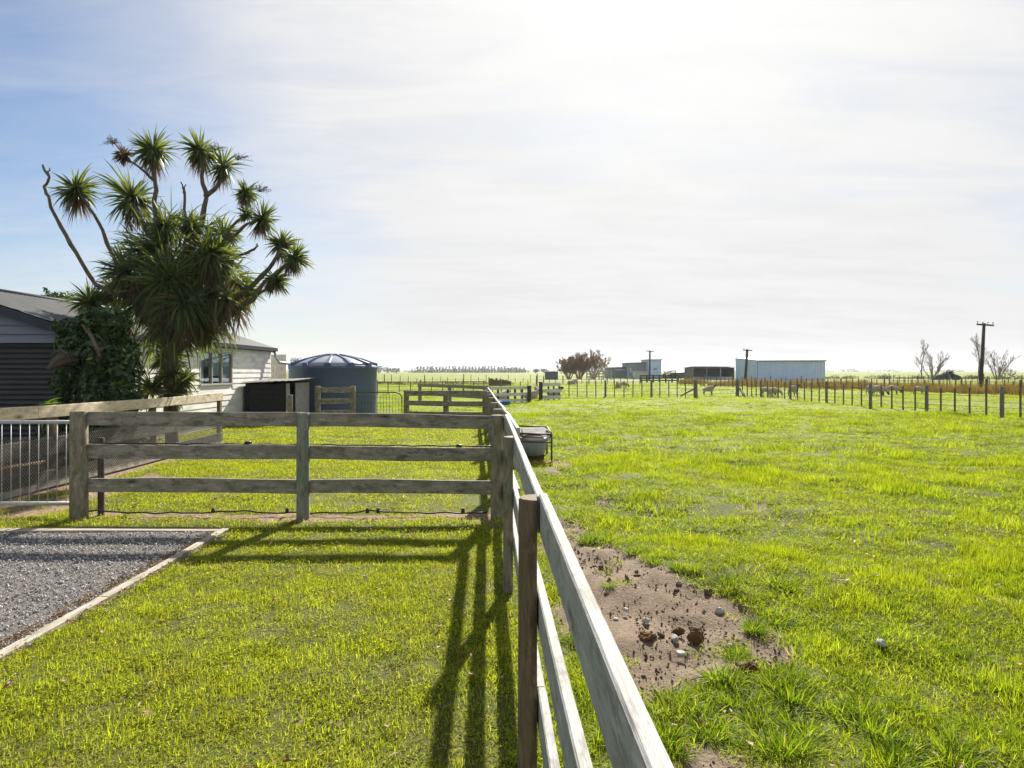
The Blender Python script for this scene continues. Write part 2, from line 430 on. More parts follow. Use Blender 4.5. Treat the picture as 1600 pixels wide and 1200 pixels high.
# ---------------------------------------------------------------- scattered ground cover (uncountable)
def scatter(name, pts, rot, scl, variants, label, cat):
    n = len(pts)
    me = bpy.data.meshes.new(name); me.vertices.add(n)
    me.vertices.foreach_set('co', np.asarray(pts, np.float32).ravel())
    for k, a, ty in (('rot', rot, 'FLOAT_VECTOR'), ('scl', scl, 'FLOAT_VECTOR')):
        at = me.attributes.new(k, ty, 'POINT'); at.data.foreach_set('vector', np.asarray(a, np.float32).ravel())
    at = me.attributes.new('idx', 'INT', 'POINT'); at.data.foreach_set('value', rng.integers(0, len(variants), n).astype(np.int32))
    o = bpy.data.objects.new(name, me); COL.objects.link(o); tag(o, label, cat, None, 'stuff')
    c = bpy.data.collections.new(name+'_pieces')
    for v in variants: c.objects.link(v)
    ng = bpy.data.node_groups.new(name, 'GeometryNodeTree')
    ng.interface.new_socket('Geometry', in_out='INPUT', socket_type='NodeSocketGeometry')
    ng.interface.new_socket('Geometry', in_out='OUTPUT', socket_type='NodeSocketGeometry')
    N = ng.nodes; L = ng.links
    gi = N.new('NodeGroupInput'); gout = N.new('NodeGroupOutput')
    ci = N.new('GeometryNodeCollectionInfo'); ci.inputs['Collection'].default_value = c
    ci.inputs['Separate Children'].default_value = True; ci.inputs['Reset Children'].default_value = True
    ip = N.new('GeometryNodeInstanceOnPoints'); ip.inputs['Pick Instance'].default_value = True
    L.new(gi.outputs[0], ip.inputs['Points']); L.new(ci.outputs[0], ip.inputs['Instance'])
    for k, ty, sk in (('rot', 'FLOAT_VECTOR', 'Rotation'), ('scl', 'FLOAT_VECTOR', 'Scale'), ('idx', 'INT', 'Instance Index')):
        na = N.new('GeometryNodeInputNamedAttribute'); na.data_type = ty; na.inputs['Name'].default_value = k
        L.new(na.outputs['Attribute'], ip.inputs[sk])
    L.new(ip.outputs[0], gout.inputs[0])
    md = o.modifiers.new('scatter', 'NODES'); md.node_group = ng
    return o
def grass_tuft(name, n, rad, h, wid, lean, mat, seed, clump=False, rr=(0, 1)):
    r = np.random.default_rng(seed)
    a = r.random(n)*6.283; q = np.sqrt(r.random(n))*rad
    if clump: q *= .45
    base = np.stack([q*np.cos(a), q*np.sin(a), np.full(n, -.012)], 1)
    L = h[0]+(h[1]-h[0])*r.random(n)**1.3
    az = r.random(n)*6.283; el = np.abs(r.normal(0, lean, n))
    d = np.stack([np.cos(az)*np.sin(el), np.sin(az)*np.sin(el), np.cos(el)], 1)
    if clump:
        out = base.copy(); out[:, 2] = 0; d = d+out/rad*1.3
    up = np.stack([np.cos(az+1.57+r.normal(0, .6, n)), np.sin(az+1.57), np.zeros(n)], 1)
    up = np.cross(d, np.stack([np.cos(a*3), np.sin(a*3), np.zeros(n)], 1))+1e-4
    V, li, ct, k = strips(base, d, up, L, wid*(.6+.8*r.random(n)), r.random(n)*1.4+.25, 3)
    rv = rr[0]+(rr[1]-rr[0])*r.random(n)
    me = raw_mesh(name, V, li, ct, mat, {'rnd': np.repeat(rv, k)})
    return bpy.data.objects.new(name, me)
GR_LAWN = leafmat('lawn_blades', LAWN_STOPS, .52, .6, .05, (.55, (.375, .41, .03), (.33, .30, .055), .5), inst=(.55, 1.22, (.42, .37, .13), .35))
GR_PAD = leafmat('paddock_blades', PAD_STOPS, .47, .6, .05, (.42, (.355, .40, .026), (.13, .215, .014), .7), inst=(.55, 1.2, (.38, .36, .10), .28))
GR_TUS = leafmat('tussock_blades', TUS_STOPS, .48, .55, .12, None, inst=(.7, 1.1, (.3, .28, .08), .4))
GR_RUSH = leafmat('dry_rush_blades', [(0, (.14, .07, .032)), (.3, (.24, .125, .05)), (.6, (.31, .20, .09)), (.8, (.14, .17, .04)), (1, (.09, .075, .04))], .35, .6, .2)
def clover_patch(name, n, rad, size, mat, seed):
    r = np.random.default_rng(seed); a = r.random(n)*6.283; q = np.sqrt(r.random(n))*rad
    c = np.stack([q*np.cos(a), q*np.sin(a), .004+.018*r.random(n)], 1)
    nz = np.stack([r.normal(0, .45, n), r.normal(0, .45, n), np.ones(n)], 1); nz /= np.linalg.norm(nz, axis=1, keepdims=True)
    u = np.cross(nz, r.normal(0, 1, (n, 3))); u /= np.linalg.norm(u, axis=1, keepdims=True); v = np.cross(nz, u); s = (size*(.6+.8*r.random(n)))[:, None]
    V = np.stack([c-u*s, c-u*s*.3+v*s*.7, c+u*s*.7+v*s*.35, c+u*s*.7-v*s*.35, c-u*s*.3-v*s*.7], 1).reshape(-1, 3)
    return bpy.data.objects.new(name, raw_mesh(name, V, np.arange(5*n), np.full(n, 5), mat, {'rnd': np.repeat(.65*r.random(n), 5)}))
def sample(xr, yr, dens, ok, fr=(.86, 1.6)):
    """random spots at dens per square metre inside what could be seen from near the camera"""
    A = (xr[1]-xr[0])*(yr[1]-yr[0]); n = int(A*dens)
    x = xr[0]+rng.random(n)*(xr[1]-xr[0]); y = yr[0]+rng.random(n)*(yr[1]-yr[0])
    k = (np.abs(x) < fr[0]*y+fr[1]); x, y = x[k], y[k]
    k = rng.random(len(x)) < ok(x, y); return x[k], y[k]
def spread(name, xy, variants, sc, zs, label, cat, dz=0):
    x = np.concatenate([q[0] for q in xy]); y = np.concatenate([q[1] for q in xy])
    s = np.concatenate([np.full(len(q[0]), k) for q, k in zip(xy, sc)])
    n = len(x); pts = np.stack([x, y, gh(x, y)+dz], 1)
    rot = np.stack([rng.normal(0, .05, n), rng.normal(0, .05, n), rng.random(n)*6.283], 1)
    f = s*(.8+.45*rng.random(n))
    z = zs(x, y, s)
    return scatter(name, pts, rot, np.stack([f, f, z], 1), variants, label, cat)

def keep_lawn(x, y):
    k = (~right_of_fence(x, y))*(1-gravel_mask(x, y))*(1-mulch_mask(x, y)*.93)
    k = k*np.where((x < -2.895) & (y < 6.86), 0, 1)*np.where((x < -6.2) & (y > 6.9) & (y < 15.2), .04, 1)*np.where((y > 7.6) & (y < 10.4), .35+.6*sstep(.42, .6, fbm(x*1.9, y*1.9, 57, 3)), 1)
    return k*(1-dirt_mask(x, y)*.9)*(.55+.6*sstep(.32, .58, fbm(x*1.6, y*1.6, 51, 3)))*(.6+.5*sstep(.30, .5, fbm(x*6, y*6, 53, 2)))
def keep_pad(x, y):
    dm = dirt_mask(x, y)
    return right_of_fence(x, y)*(1-sstep(.2, .75, dm)*.985)*(.40+.8*sstep(.32, .58, fbm(x*1.3, y*1.3, 61, 3)))*(.5+.6*sstep(.3, .5, fbm(x*5, y*5, 65, 2)))
lv = [grass_tuft('lawn_tuft_%02d' % k, 105, .095, (.012, .050), .0042, 1.0, GR_LAWN, 100+k) for k in range(5)]+[clover_patch('lawn_tuft_%02d' % k, 60, .09, .006, GR_LAWN, 150+k) for k in (5,)]
pts = [sample((-6, .3), (1.5, 6.5), 480, keep_lawn), sample((-9, .3), (6.5, 12), 170, keep_lawn), sample((-16, .3), (12, 24), 50, keep_lawn)]
def zl(x, y, s): return (.45+.8*fbm(x*2.1, y*2.1, 77, 3)+.6*rng.random(len(x))**2)*np.where(s > 1.9, 1.35, np.where(s > 1.2, 1.15, 1.0))
spread('lawn_grass', pts, lv, [1.0, 1.6, 2.7], zl, 'short mown grass of the lawn beside the gravel drive', 'grass')
pv = [grass_tuft('paddock_tuft_%02d' % k, 88, .10, (.016, .075), .0052, .85, GR_PAD, 200+k) for k in range(6)]
pts = [sample((0, 8), (1.5, 6.5), 420, keep_pad), sample((-.5, 13), (6.5, 13), 140, keep_pad), sample((-1, 24), (13, 26), 36, keep_pad)]
def zp(x, y, s):
    h = fbm(x*.8, y*.8, 81, 3); c = sstep(.52, .72, fbm(x*1.7+4, y*1.7, 91, 3))
    return (.22+.70*h+1.55*c+.45*rng.random(len(x))**2)*np.where(s > 1.9, 1.25, np.where(s > 1.2, 1.1, 1.0))
spread('paddock_grass', pts, pv, [1.0, 1.65, 2.9], zp, 'grazed paddock grass beyond the rail fence', 'grass')
fv = [grass_tuft('pasture_tuft_%02d' % k, 110, .55, (.035, .10), .016, .8, GR_PAD, 300+k) for k in range(5)]
def keep_far(x, y): return (1-sstep(75, 105, y))*(.4+.7*sstep(.35, .6, fbm(x*.5, y*.5, 63, 3)))*np.where((x < -6.2) & (y < 25), 0, 1)*np.where(~right_of_fence(x, y) & (y < 24), 0, 1)
pts = [sample((-40, 45), (24, 48), 3.4, keep_far), sample((-80, 85), (48, 105), .8, keep_far)]
spread('pasture_grass', pts, fv, [1.0, 2.0], lambda x, y, s: .6+.9*fbm(x*.5, y*.5, 83, 3)+.25*(s > 1.5), 'open pasture grass stretching out past the wire fence', 'grass')
# long clumps along the bare soil and through the paddock
TC = [(940,852,1.1),(915,840,.8),(1030,882,1.0),(1080,900,.9),(1140,920,1.3),(1120,910,1.0),(1195,968,1.1),(1175,978,.8),(1150,1022,.8),(1160,1018,.5),(1050,1128,1.5),(1060,1145,1.2),
      (1130,1090,1.2),(1165,1085,1.2),(1105,1075,1.1),(1165,1130,1.1),(1250,1045,1.2),(1225,1060,1.0),(1280,1085,1.2),(1320,1130,1.3),(1350,1105,1.0),(1180,1165,1.2),(1270,1180,1.1),
      (900,800,.9),(880,808,.9),(940,800,.8),(1000,868,.8),(1460,1130,1.1),(1500,1170,1.2),(1400,1165,1.2),(925,770,.8),(945,778,.7),(870,700,.9),(880,740,.8),(1160,778,.9),(1200,785,.8),
      (990,810,.8),(1290,880,.8),(1340,930,.9),(1420,905,.7),(1050,1180,1.1),(960,1085,.9),(925,1035,.8),(905,1000,.7),(1000,1150,1.0),(1230,1140,1.0),(1560,1050,1.0),(1480,1010,.8)]
tv = [grass_tuft('long_grass_clump_%02d' % k, 190, .16, (.05, .15), .0062, .42, GR_TUS, 400+k, True) for k in range(4)]
tx, ty, ts = [], [], []
for px, py, s in TC:
    g = G(px, py)
    for k in range(3):
        tx.append(g.x+rnd.gauss(0, .09)*s); ty.append(g.y+rnd.gauss(0, .09)*s); ts.append(s*rnd.uniform(.6, 1.05))
x, y = sample((0, 9), (2, 9), 2.4, lambda x, y: keep_pad(x, y)*sstep(.46, .62, fbm(x*1.7+4, y*1.7, 91, 3)))
tx += list(x); ty += list(y); ts += list(.4+.45*rng.random(len(x)))
x, y = sample((-1, 26), (9, 34), 1.9, lambda x, y: keep_pad(x, y)*sstep(.46, .6, fbm(x*.8+4, y*.8, 93, 3)))
tx += list(x); ty += list(y); ts += list(.55+.6*rng.random(len(x)))
tx, ty, ts = map(np.array, (tx, ty, ts)); n = len(tx)
scatter('tussock_grass', np.stack([tx, ty, gh(tx, ty)], 1), np.stack([np.zeros(n), np.zeros(n), rng.random(n)*6.28], 1),
        np.stack([ts, ts, ts*(.55+.35*rng.random(n))], 1), tv, 'longer tufts of grass around the bare soil patch', 'grass')
# fallen dead leaves and dry bits on the lawn
lm = leafmat('dead_leaf', [(0, (.13, .055, .022)), (.5, (.22, .12, .05)), (.85, (.28, .19, .10)), (1, (.38, .31, .21))], .15, .6, .2)
def leaf_piece(name, seed):
    r = np.random.default_rng(seed); v = []; f = []; a = []
    for k in range(3):
        c = r.normal(0, .03, 3); c[2] = .012+.012*r.random(); an = r.random()*6.28; L = .008+.016*r.random(); q = L*(.3+.25*r.random())
        u = np.array([np.cos(an), np.sin(an), r.normal(0, .3)]); s_ = np.array([-np.sin(an), np.cos(an), r.normal(0, .4)])
        n0 = len(v); v += [c-u*L, c+s_*q+[0, 0, .004], c+u*L, c-s_*q+[0, 0, .004]]; f += [n0, n0+1, n0+2, n0+3]; a += [r.random()]*4
    me = raw_mesh(name, np.array(v), f, np.full(3, 4), lm, {'rnd': a}); return bpy.data.objects.new(name, me)
lp = [leaf_piece('dead_leaf_%02d' % k, 500+k) for k in range(5)]
spread('fallen_leaves', [(GRAVX-.02-np.abs(rng.normal(0, .035, 420)), 2.6+4.1*rng.random(420)), (GRAVX+.09+np.abs(rng.normal(0, .03, 160)), 2.6+4.1*rng.random(160)), sample((-6, .2), (7.5, 10.5), 30, keep_lawn), sample((-6, .2), (2, 7.3), 10, lambda x, y: keep_lawn(x, y)), sample((0, 6), (2, 8), 9, lambda x, y: right_of_fence(x, y)*1.0)], lp, [.55, .6, 1.1, 1.0, 1.0],
       lambda x, y, s: np.ones(len(x)), 'scattered dead leaves and dry bits lying in the grass', 'leaves', .018)

# ---------------------------------------------------------------- gravel drive with timber edging
m, t = newmat('gravel_bed'); p = t.pos(); n1 = t.noise(p, 60, 4, .7)
finish(m, t, pbsdf(t, t.mix(t.ramp(n1, [(.35, 0), (.65, 1)]), (.06, .056, .052), (.26, .24, .22)), .9, 0, t.bump(n1, .8, .03), .2))
xs = np.linspace(-9, GRAVX+.0, 90); ys = np.linspace(-3, GRAVY, 110); GX, GY = np.meshgrid(xs, ys)
GZ = .004+.02*(fbm(GX*2.2, GY*2.2, 15, 3)-.5)
ii = (np.arange(109)[:, None]*90+np.arange(89)[None]).ravel()
me = raw_mesh('gravel_drive', np.stack([GX, GY, GZ], -1).reshape(-1, 3), np.stack([ii, ii+1, ii+91, ii+90], 1).ravel(), np.full(len(ii), 4), m, None, True)
o = bpy.data.objects.new('gravel_drive', me); COL.objects.link(o); tag(o, kind='structure')
def rock_mesh(name, seed, mat, flat=.7, sub=1, spike=.22):
    r = random.Random(seed)
    import bmesh
    bm = bmesh.new(); bmesh.ops.create_icosphere(bm, subdivisions=sub, radius=1)
    ax = [Vector((r.gauss(0, 1), r.gauss(0, 1), r.gauss(0, 1))).normalized() for _ in range(5)]; of = [r.uniform(.55, .85) for _ in ax]
    for v in bm.verts:
        for a, q in zip(ax, of):
            k = v.co.dot(a)
            if k > q: v.co -= a*(k-q)
        v.co *= 1+r.uniform(-spike, spike)*.35
        v.co.z *= flat; v.co.y *= .8
    me = bpy.data.meshes.new(name); bm.to_mesh(me); bm.free(); me.materials.append(mat)
    return me
m, t = newmat('gravel_stone')
rn = t.n('ShaderNodeObjectInfo').outputs['Random']
c = t.ramp(rn, [(0, (.17, .17, .17)), (.3, (.30, .30, .30)), (.6, (.44, .43, .42)), (.85, (.60, .58, .545)), (1, (.24, .20, .17))])
finish(m, t, pbsdf(t, c, .75, 0, None, .3)); MAT_PEB = m
pb = [bpy.data.objects.new('pebble_%02d' % k, rock_mesh('pebble_%02d' % k, k, m)) for k in range(6)]
n = 34000
x = GRAVX+.02-5.2*rng.random(n); y = 2.6+(GRAVY-2.66)*rng.random(n)
x2 = GRAVX+.02-9*rng.random(4000); y2 = -1+3.6*rng.random(4000); x = np.concatenate([x, x2, GRAVX+.09+np.abs(rng.normal(0, .10, 130))]); y = np.concatenate([y, y2, 2.6+4*rng.random(130)])
n = len(x); k = rng.random(n); sc = .0045+.009*k**2.4+.016*(rng.random(n) > .985)*rng.random(n)
scatter('gravel', np.stack([x, y, .006+.02*(fbm(x*2.2, y*2.2, 15, 3)-.5)+sc*.35+.006*rng.random(n)], 1), rng.random((n, 3))*6.28, np.stack([sc, sc, sc], 1), pb, 'loose grey gravel of the drive', 'gravel')
MAT_EDGE = wood('edging_timber', (.36, .32, .265), (.48, .43, .365), (.20, .165, .125), (.24, .25, .18), .4)
b = MB(); b.board((GRAVX+.035, -1.5, -.035), (GRAVX+.035, 4.75, -.038), .075, .12, (1, 0, 0), .004, .002); 
b.board((GRAVX+.034, 4.757, -.034), (GRAVX+.03, GRAVY+.07, -.036), .07, .12, (1, 0, 0), .004, .003)
tag(b.build('timber_edging', MAT_EDGE, None, (GRAVX, 3, 0)), 'pale sawn timber edging running along the grass side of the gravel drive', 'edging board')
b = MB(); b.board((-9, GRAVY+.03, -.040), (-5.2, GRAVY+.03, -.039), .12, .12, (0, 1, 0), .004, .002); b.board((-5.193, GRAVY+.03, -.0395), (GRAVX-.01, GRAVY+.03, -.040), .12, .12, (0, 1, 0), .004, .002)
tag(b.build('timber_edging', MAT_EDGE, None, (-5, GRAVY, 0)), 'thin timber edging across the far end of the gravel drive, facing the rail fence', 'edging board')

# ---------------------------------------------------------------- stones and clods on the bare soil
MAT_STONE = speckle('field_stone', (.30, .30, .31), (.46, .45, .43), 30, .8, 0, .3, .3)
MAT_CLOD = speckle('soil_clod', (.10, .068, .045), (.22, .16, .11), 40, .95, 0, .1, .6)
MAT_DUNG = speckle('dry_dung', (.11, .06, .03), (.20, .12, .06), 60, .95, 0, .1, .8)
ST = [(1009,967,.030,'pale grey stone standing up in the bare soil close to the rail'), (1055,1000,.034,'rounded white-grey stone in the middle of the bare soil'),
      (1064,1018,.030,'flat pale stone lying in front of the rounded one on the soil'), (1124,950,.042,'flat grey stone at the far grassy edge of the bare soil'),
      (978,953,.024,'small round stone near the rail, farther up the bare soil'), (1140,1002,.026,'small tan stone toward the grass side of the bare soil'),
      (1378,1008,.036,'lone smooth grey stone lying in the paddock grass'), (962,968,.022,'dark stone beside the rail on the bare soil')]
for k, (px, py, s, lab) in enumerate(ST):
    me = rock_mesh('stone', 40+k, MAT_STONE, .75, 2, .12); me.transform(Matrix.Diagonal((s, s, s*.9, 1)))
    o = bpy.data.objects.new('stone', me); COL.objects.link(o); g = G(px, py)
    o.location = (g.x, g.y, float(gh(g.x, g.y))+(.03 if k == 6 else 0.004)); o.rotation_euler = (0, 0, k*1.3); tag(o, lab, 'stone', 'stones on the bare soil')
for k, (px, py, s, lab) in enumerate([(1088,994,.075,'upright brown lump of dry dung on the bare soil'), (1010,996,.085,'low brown mound of dry dung near the rail'),
                                      (1172,1042,.085,'reddish brown dung heap at the grassy end of the bare soil'), (1060,985,.055,'crumbled dung lump behind the upright one')]):
    me = rock_mesh('dung_lump', 60+k, MAT_DUNG, .6 if k else .85, 3, .5); me.transform(Matrix.Diagonal((s*.75, s*.75, s*.8, 1)))
    o = bpy.data.objects.new('dung_lump', me); COL.objects.link(o); g = G(px, py); o.location = (g.x, g.y, 0); tag(o, lab, 'dung', 'dung lumps on the bare soil')
cv = [bpy.data.objects.new('clod_%02d' % k, rock_mesh('clod_%02d' % k, 80+k, MAT_CLOD, .7, 2, .5)) for k in range(5)]
x, y = sample((0, 4), (2, 8), 620, lambda x, y: dirt_mask(x, y)*(.35+fbm(x*3, y*3, 5, 2)))
n = len(x); sc = .003+.009*rng.random(n)**2.5+.028*(rng.random(n) > .97)*rng.random(n)**1.5
scatter('soil_clods', np.stack([x, y, gh(x, y)-.012], 1), rng.random((n, 3))*6.28, np.stack([sc*1.2, sc, sc], 1), cv, 'crumbs and clods of dry soil on the bare patch', 'soil')

# ---------------------------------------------------------------- timber and metal materials
WD = wood('weathered_rail', (.235, .215, .175), (.335, .31, .265), (.09, .08, .062), (.13, .145, .085), .55)
WD_L = wood('silvered_rail', (.35, .355, .345), (.46, .46, .44), (.20, .195, .18), (.30, .32, .27), .35)
WD_P = wood('weathered_post', (.22, .19, .14), (.31, .27, .21), (.10, .08, .055), (.12, .15, .075), .65, False)
WD_B = wood('brown_post', (.15, .105, .065), (.225, .165, .105), (.07, .05, .03), (.12, .115, .06), .4, False)
WD_H = wood('pale_new_rail', (.56, .47, .34), (.68, .59, .45), (.34, .27, .18), None, 0, True)
WD_W = wood('whitewashed_rail', (.58, .57, .54), (.72, .71, .68), (.38, .37, .34), None, 0, False)
WD_D = wood('dark_post', (.05, .045, .04), (.09, .08, .07), (.025, .02, .02), None, 0, False)
GALV = speckle('galvanised_steel', (.36, .38, .41), (.50, .52, .55), 30, .55, .5)
IRON = speckle('dark_iron', (.05, .045, .045), (.11, .095, .09), 20, .6, .5)
BLACKP = speckle('black_hose', (.012, .012, .013), (.03, .03, .03), 20, .5)
WIRE = speckle('fence_wire', (.13, .13, .125), (.20, .20, .195), 20, .85, 0, .1)

WD_G = wood('grey_fence_board', (.27, .25, .22), (.38, .36, .325), (.14, .125, .105), None, 0, True)
def rails(parent, name, pts, hs, w, th, mat, back=Vector((0, 0, 0))):
    for a, b_ in zip(pts[:-1], pts[1:]):
        d = (Vector(b_)-Vector(a)).normalized()*.003
        for h in hs:
            b = MB(); b.board(Vector(a)+back+d+Vector((0, 0, h+rnd.uniform(-.006, .006))), Vector(b_)+back-d+Vector((0, 0, h+rnd.uniform(-.006, .006))), w, th)
            b.build(name, mat, parent)
# long rail fence running away from the viewer; rails on the paddock side of half-round posts
D0 = 7.45
f1 = thing('rail_fence', 'long silvery three-rail fence running from beside the viewer along the paddock edge', 'fence', (fenceX(4), 4, 0))
for d_, mat in ((.32, WD_B), (2.66, WD_B), (5.0, WD_P)):
    b = MB(); b.post((fenceX(d_)-.002, d_, 0), 1.13 if d_ > 3 else 1.115, .075, half=(1, 0)); b.build('post', mat, f1)
b = MB(); b.post((fenceX(D0)-.075, D0, 0), 1.135, .077, half=None); b.build('post', WD_P, f1)
for a, c in ((-1.9, 2.66), (2.66, D0+.06)):
    for h in (1.055, .675, .30):
        b = MB(); b.board((fenceX(a)+.02, a+.003, h), (fenceX(c)+.02, c-.003, h), .15, .034, (0, 0, 1), .005, .004); b.build('rail', WD_L, f1)
# cross fence between lawn and yard
P0 = Vector((-4.78, 7.42, 0)); P1 = Vector((fenceX(D0)-.16, D0+.03, 0)); PM = Vector((-2.30, 7.40, 0))
f2 = thing('rail_fence', 'mossy grey three-rail fence crossing the lawn, one mossy post in its middle', 'fence', (-2.3, 7.42, 0))
b = MB(); b.post(P0, 1.175, .092, None, .3); b.build('post', WD_P, f2)
b = MB(); b.post(PM-Vector((0, .0, 0)), 1.165, .072, half=(0, 1)); b.build('post', wood('mossy_post', (.20, .20, .16), (.30, .29, .24), (.10, .095, .07), (.12, .20, .13), .85, False), f2)
for k, (zl_, zr_) in enumerate(((1.10, 1.055), (.735, .700), (.355, .335))):
    zm = (zl_+zr_)/2
    b = MB(); b.board((P0.x+.085, 7.445, zl_), (-2.303, 7.425, zm), .155, .04); b.build('rail', WD, f2)
    b = MB(); b.board((-2.297, 7.425, zm), (P1.x+.095, 7.43, zr_), .15, .04); b.build('rail', WD, f2)
# slim dark stake behind the end post
b = MB(); b.post((-4.66, 7.62, 0), .86, .035, None); tag(b.build('stake', WD_D, None, (-4.66, 7.62, 0)), 'slim dark stake behind the gate post of the lawn fence', 'stake')
# netting wire over the fence and a black pipe with drippers along its foot
def polyline(x0, x1, y, zf, n): return [Vector((x0+(x1-x0)*k/(n-1), y+.02*math.sin(k*1.7), zf(k))) for k in range(n)]
b = MB(); b.tube(polyline(-4.75, -.28, 7.53, lambda k: .030+.022*max(0, math.sin(k*.31+1))**2+.005*math.sin(k*1.1), 60), .009, 6)
o = tag(b.build('dripper_pipe', BLACKP, None, (-2.4, 7.5, 0)), 'thin black dripper pipe lying along the foot of the lawn fence', 'pipe')
for x_ in (-3.35, -2.52, -1.62, -1.5, -.55):
    b = MB(); b.tube([(x_, 7.53, .03), (x_, 7.53, .085)], [.022, .018], 8); b.build('dripper', BLACKP, o)
b = MB(); b.tube(polyline(-4.66, -.2, 7.475, lambda k: .818-.036*k/59+.004*math.sin(k*1.3), 60), .008, 6)
b.tube([(-2.97, 7.475, .812), (-2.90, 7.475, .814)], .026, 8); b.tube([(-.62, 7.475, .785), (-.56, 7.475, .785)], .018, 8)
tag(b.build('black_cable', BLACKP, None, (-2.4, 7.45, .8)), 'black cable laid along the middle rail of the lawn fence', 'cable')

# galvanised gate by the drive
g1 = thing('metal_gate', 'galvanised metal gate of thin upright bars hung on the end post of the lawn fence', 'gate', (-5.5, 7.5, 0))
GX0, GX1, GYY = -6.95, -4.90, 7.55
b = MB(); b.tube([(GX0, GYY, 1.045), (GX1, GYY, 1.045)], .021, 10); b.build('top_rail', GALV, g1)
b = MB(); b.tube([(GX0, GYY, .13), (GX1, GYY, .13)], .021, 10); b.build('bottom_rail', GALV, g1)
k = 0; x_ = GX1-.005
while x_ > GX0:
    b = MB(); b.tube([(x_, GYY, .13), (x_, GYY, 1.045)], .014 if k == 0 else .0042, 8); b.build('bar', GALV, g1); x_ -= .1035; k += 1
b = MB(); b.tube([(GX1, GYY, .78), (GX1+.06, GYY-.03, .78), (GX1+.09, GYY-.06, .76)], .012, 6); b.build('latch', IRON, g1)

# high-boarded fence of the garden, with netting on its lawn side
f3 = thing('board_fence', 'garden fence of wide boards with a bright new top rail and grey netted boards below', 'fence', (-6.36, 11, 0))
XL = -6.36
for a, c in ((4.3, 9.0), (9.0, 14.75)):
    for h, ww, mat, dx in ((1.06, .165, WD_H, 0), (.59, .24, WD_G, 0), (.145, .24, WD_G, 0)):
        b = MB(); b.board((XL, a+.003, h+(.05 if h > 1 and a < 5 else 0)), (XL, c-.003, h+(0 if h > 1 else 0)), ww, .03); b.build('board', mat, f3)
for d_ in (7.0, 9.4, 12.0, 14.72):
    b = MB(); b.box((XL-.085, d_-.05, -.2), (XL-.017, d_+.05, 1.0)); b.build('post', WD_B, f3)
m, t = newmat('netting'); p = t.uv()
wv = t.n('ShaderNodeTexWave', {'Vector': t.mapv(p, (1, 1, 1), (0, 0, 0), (0, 0, R(45))), 'Scale': 9.0}, wave_type='BANDS').outputs['Fac']
wv2 = t.n('ShaderNodeTexWave', {'Vector': t.mapv(p, (1, 1, 1), (0, 0, 0), (0, 0, R(-45))), 'Scale': 9.0}, wave_type='BANDS').outputs['Fac']
al = t.math('GREATER_THAN', t.math('MAXIMUM', wv, wv2), .76)
finish(m, t, pbsdf(t, (.06, .056, .05), .7, .2, None, .3, Alpha=al))
b = MB(); b.poly([(XL+.03, 4.3, .12), (XL+.03, 14.72, .10), (XL+.03, 14.72, .74), (XL+.03, 4.3, .78)], [(0, 0), (10.4, 0), (10.4, .64), (0, .66)])
b.build('netting', m, f3)

# far stretch of the paddock fence and the pens behind the yard
def fx2(d): return -.136-.054*(d-11)
f4 = thing('rail_fence', 'far stretch of paddock fence beyond the corner, narrowing away with a bright rail top', 'fence', (fx2(15), 15, 0))
for d_ in (9.0, 11.05, 13.2, 15.6, 18.0, 20.4, 23.2, 26.5):
    b = MB(); b.post((fx2(d_)-.09, d_, 0), 1.0, .085, None); b.build('post', WD_P, f4)
dd = [D0+.15, 11.05, 15.6, 20.4, 26.6]
for a, c in zip(dd[:-1], dd[1:]):
    for h in (.905, .56, .22):
        b = MB(); b.board((fx2(a)+.025, a, h), (fx2(c)+.025, c-.006, h), .15, .045); b.build('rail', WD_L, f4)
def pen(label, p0, p1, hs, ph, posts, mat=WD, w=.15, pr=.09, name='rail_fence', pm=WD_P, z1=0):
    p0, p1 = Vector(p0), Vector(p1)
    f = thing(name, label, 'fence', (p0+p1)/2)
    for q in posts:
        b = MB(); b.post(p0.lerp(p1, q)+Vector((0, .02, 0)), ph+z1*q, pr, None, .25, 8); b.build('post', pm, f)
    d = (p1-p0).normalized(); nrm = Vector((d.y, -d.x, 0))*(pr+.01)
    if nrm.y > 0: nrm = -nrm
    for h in hs:
        b = MB(); b.board(p0+nrm+Vector((0, 0, h)), p1+nrm+Vector((0, 0, h+z1)), w, .045); b.build('rail', mat, f)
    return f
def at(px, d): return Vector(((px-HX)/F*d, d, 0))
pen('low rail pen fence between the yard gate and the paddock fence', at(635, 23), at(760, 22.5), (.875, .53, .17), .97, (0, .5, .985), WD, .17, .1)
pen('slanting rail pen fence standing behind the first pen', at(656, 36.5), at(762, 31), (.86, .42), .96, (0, .48, .99), WD, .16, .1)
pen('short grey-brown rail fence panel in front of the blue water tank', at(496, 21.5), at(551, 21.7), (1.02, .66, .28), 1.14, (0, .99), WD, .17, .1, 'rail_fence', WD_P)
# yard gate of bent pipe and mesh
g2 = thing('pipe_gate', 'small pipe gate with wire mesh between the tank and the pens', 'gate', at(592, 22))
a, c = at(555.5, 22), at(628, 22)
b = MB(); b.tube([a+Vector((0, 0, .12)), a+Vector((0, 0, .93)), c+Vector((-.22, 0, .93)), c+Vector((-.06, 0, .88)), c+Vector((0, 0, .76)), c+Vector((0, 0, .12)), a+Vector((0, 0, .12))], .022, 8)
b.build('frame', IRON, g2)
b = MB()
for k in range(1, 15): q = a.lerp(c, k/15); b.tube([q+Vector((0, 0, .12)), q+Vector((0, 0, .92 if k < 13 else .86))], .006, 4)
for h in (.35, .58, .80): b.tube([a+Vector((0, 0, h)), c+Vector((0, 0, h if h < .8 else .72))], .006, 4)
b.build('mesh', IRON, g2)
